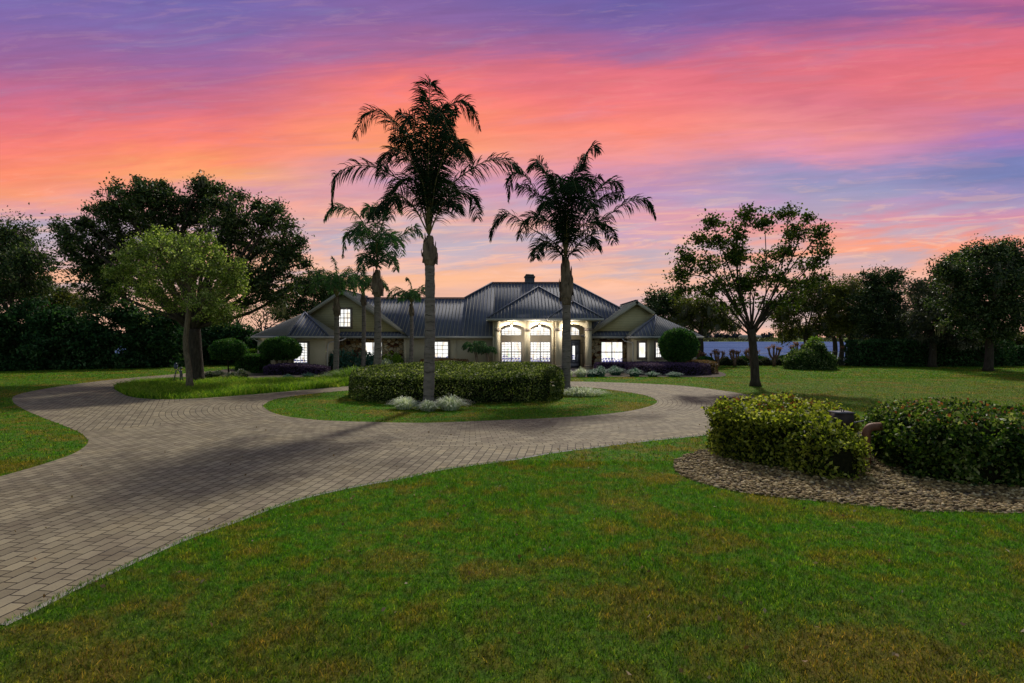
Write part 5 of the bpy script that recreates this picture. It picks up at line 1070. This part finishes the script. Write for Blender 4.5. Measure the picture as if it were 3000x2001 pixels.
# pollarded crape myrtles along the lake lawn
gm = 'pollarded crape myrtles by the lake'
for (px, base, top, wpx, lab) in ((2052, 1068, 1034, 28, 'pollarded crape myrtle just right of the rusty hedge, half hidden'), (2103, 1073, 1030, 38, 'pollarded crape myrtle with wide fan, second from the house'), (2152, 1066, 1028, 30, 'pollarded crape myrtle just left of the sycamore trunk'),
   (2200, 1062, 1026, 38, 'pollarded crape myrtle behind the sycamore trunk'), (2268, 1060, 1018, 40, 'pollarded crape myrtle right of the sycamore trunk'), (2336, 1058, 1010, 42, 'tallest pollarded crape myrtle, left of the lone bush'), (2497, 1060, 1012, 44, 'pollarded crape myrtle right of the lone bush')):
    Yc = 55.5 if px < 2480 else 60; x0 = P(px, 0, Yc)[0]; s = Yc/F; z0 = float(gz(0, Yc)); zt = P(0, top, Yc)[2]; rt = thing('crape_myrtle', (x0, Yc, z0), lab, 'tree', gm)
    t = MB(); sh = MB(); nb = 7
    t.tube([(x0, Yc, z0), (x0, Yc, z0+(zt-z0)*.45)], [.16, .13], 8)
    for i in range(nb):
        u = (i-(nb-1)/2)/((nb-1)/2); e = np.array((x0+u*wpx*.5*s, Yc+rng.uniform(-.4, .4), zt-abs(u)*.25+rng.uniform(-.1, .1))); a_ = np.array((x0, Yc, z0+(zt-z0)*rng.uniform(.25, .45)))
        t.tube(catmull([a_, a_*.45+e*.55+[u*.12, 0, -.1], e], 6), np.linspace(.085, .06, 6), 6)
        t.tube([e-[0, 0, .1], e+[0, 0, .1]], [.10, .12], 6); d = rng.normal(size=(34, 3))*[.12, .1, .07]+e+[0, 0, .12]; leaves(sh, d, .12, .5)
    t.build('trunk', M['twig'], rt, smooth=True); sh.build('young_shoots', M['orange'], rt)
# low scrubby row
for k, (px, w_) in enumerate(((2120, 26), (2160, 44), (2235, 50), (2300, 44), (2440, 40), (2510, 40))):
    x0 = P(px, 0, 57)[0]; shell_hedge('scrub_row', ['scrubby low plants at the left end of the lake fence', 'scrubby low plants under the second crape myrtle', 'scrubby low plants just right of the sycamore trunk', 'scrubby low plants left of the lone bush', 'scrubby low plants right of the lone bush', 'scrubby low plants under the rightmost crape myrtle'][k],
        sell(x0, 57, w_*.55*57/F*1.15, .5, 3), lambda x_, y_: .58+.12*np.sin(x_*5), 2200, .12, M['silver'], cat='shrub', group='low scrub along the lake fence', rough=.12)
for px, Yr, lab in ((2180, 60, 'low dark mound behind the sycamore, left half'), (2220, 60, 'low dark mound behind the sycamore, right half'), (2296, 62, 'low dark mound by the fence right of the sycamore')):
    c = P(px, 0, Yr); round_shrub('low_mound', lab, (c[0], Yr, 0), (c[0], Yr, .42), .95, .6, .42, 2200, .11, M['topiary'], M['bark'], 1, stemr=.04)
# fence along the lake
rt = thing('lake_fence', (P(2200, 0, 64)[0], 64, -.4), 'thin dark wire fence with slim posts along the lake bank', 'fence')
fx = np.linspace(P(2072, 0, 63)[0], P(2480, 0, 63)[0], 9); tops = []
for i, x_ in enumerate(fx):
    zb_ = float(gz(0, 63)); zt = zb_+1.05+.42*i/8; MB().tube([(x_, 63, zb_-.2), (x_, 63, zt)], .03, 6).build('post', M['dark'], rt); tops.append((x_, 63, zt-.02))
for a_, c_ in zip(tops[:-1], tops[1:]):
    MB().tube([a_, c_], .017, 5).build('top_rail', M['dark'], rt)
w_ = MB()
for f_ in (.3, .6): w_.tube([np.array(q)-[0, 0, f_] for q in tops], .006, 4)
w_.build('wire', M['dark'], rt)
# white dock rail
rt = thing('dock', (P(2460, 0, 86)[0], 86, -1.5), 'small white-railed dock at the water behind the lone bush', 'dock'); xa, xb = P(2430, 0, 86)[0], P(2496, 0, 86)[0]
MB().box(xa, xb, 85.2, 86.8, -1.15, -1.05).build('deck', M['wood'], rt)
for x_ in np.linspace(xa, xb, 5): MB().box(x_-.06, x_+.06, 85.2, 85.32, -1.9, .55).build('post', M['white'], rt)
MB().box(xa, xb, 85.14, 85.2, .42, .52).build('rail', M['white'], rt)
# far bank house
c = P(2177, 985, 600); rt = thing('far_house', (c[0], 600, 1), 'tiny pale-roofed house on the far bank left of the sycamore', 'house')
MB().box(c[0]-9, c[0]+9, 578, 586, -1, 2.6).build('wall', M['stucco'], rt); q = MB().prism([(c[0]-10, 577, 2.6), (c[0]-10, 587, 2.6), (c[0]-10, 582, 5)], (20, 0, 0)); q.build('roof', M['rib'], rt)

# ------------------------------------------------------------------ child statue at the leaning post
b_ = np.array(G(531, 1119)); s = b_[1]/F
def skin(name, verts, edges, rad, m, parent):
    me = bpy.data.meshes.new(name); me.from_pydata([tuple(v_) for v_ in verts], edges, []); o = bpy.data.objects.new(name, me); C.objects.link(o); o.parent = parent
    sk = o.modifiers.new('skin', 'SKIN'); 
    for i, r_ in enumerate(rad): me.skin_vertices[0].data[i].radius = (r_, r_)
    me.skin_vertices[0].data[0].use_root = True
    o.modifiers.new('sub', 'SUBSURF').levels = 1; o.modifiers['sub'].render_levels = 2; me.materials.append(m); return o
rt = thing('child_statue', b_, 'small dark bronze statue of a running child in a cap reaching up to a post', 'statue')
if True:
    V_ = [(0,0,.42),(-.02,0,.56),(-.03,0,.66),(-.02,0,.71),(-.01,0,.80),(.05,.0,.40),(.06,-.02,.22),(.13,0,.05),(.09,-.03,.02),(-.04,0,.40),(-.05,-.03,.22),(-.03,0,.05),(-.08,-.02,.02),
          (-.09,-.02,.65),(-.16,-.03,.72),(-.24,-.03,.80),(-.27,-.03,.83),(.04,.02,.64),(-.06,.06,.68),(-.17,.05,.80),(-.20,.05,.83)]
    E_ = [(0,1),(1,2),(2,3),(3,4),(0,5),(5,6),(6,7),(7,8),(0,9),(9,10),(10,11),(11,12),(2,13),(13,14),(14,15),(15,16),(2,17),(17,18),(18,19),(19,20)]
    r_ = [.075,.075,.07,.032,.075,.05,.042,.028,.026,.05,.042,.028,.026,.035,.028,.02,.018,.035,.028,.02,.018]
    me = skin('body', V_, E_, r_, M['bronze'], rt)
    cp = MB().tube([b_+(-.01, 0, .80), b_+(-.01, 0, .86), b_+(-.01, 0, .90)], [.098, .09, .02], 12); cp.add([b_+(-.18, -.05, .805), b_+(-.18, .05, .805), b_+(-.06, .09, .82), b_+(-.06, -.09, .82)], [(0, 1, 2, 3)]); cp.build('cap', M['bronze'], rt, smooth=True)
p0 = np.array(G(508, 1119)); q = MB().tube([p0, P(517, 1083, p0[1])], .035, 8)
rt = thing('leaning_post', p0, 'leaning dark post held by the child statue, topped by a small box', 'post'); q.build('pole', M['bronze'], rt, smooth=True)
c = np.array(P(515, 1070, p0[1])); MB().box(c[0]-.07, c[0]+.09, c[1]-.07, c[1]+.07, c[2]-.22, c[2]+.05).tube([c+(.01, 0, .05), c+(.01, 0, .15)], [.12, .02], 8).build('birdhouse', M['door'], rt)
c = G(1011, 1124); q = MB().tube([(c[0], c[1], .0), (c[0], c[1], .05), (c[0], c[1], .07)], [.24, .23, .12], 14); tag(q.build('stepping_stone', M['concrete'], origin=c, smooth=True), 'pale flat round stone in the grass left of the island hedge', 'stone')
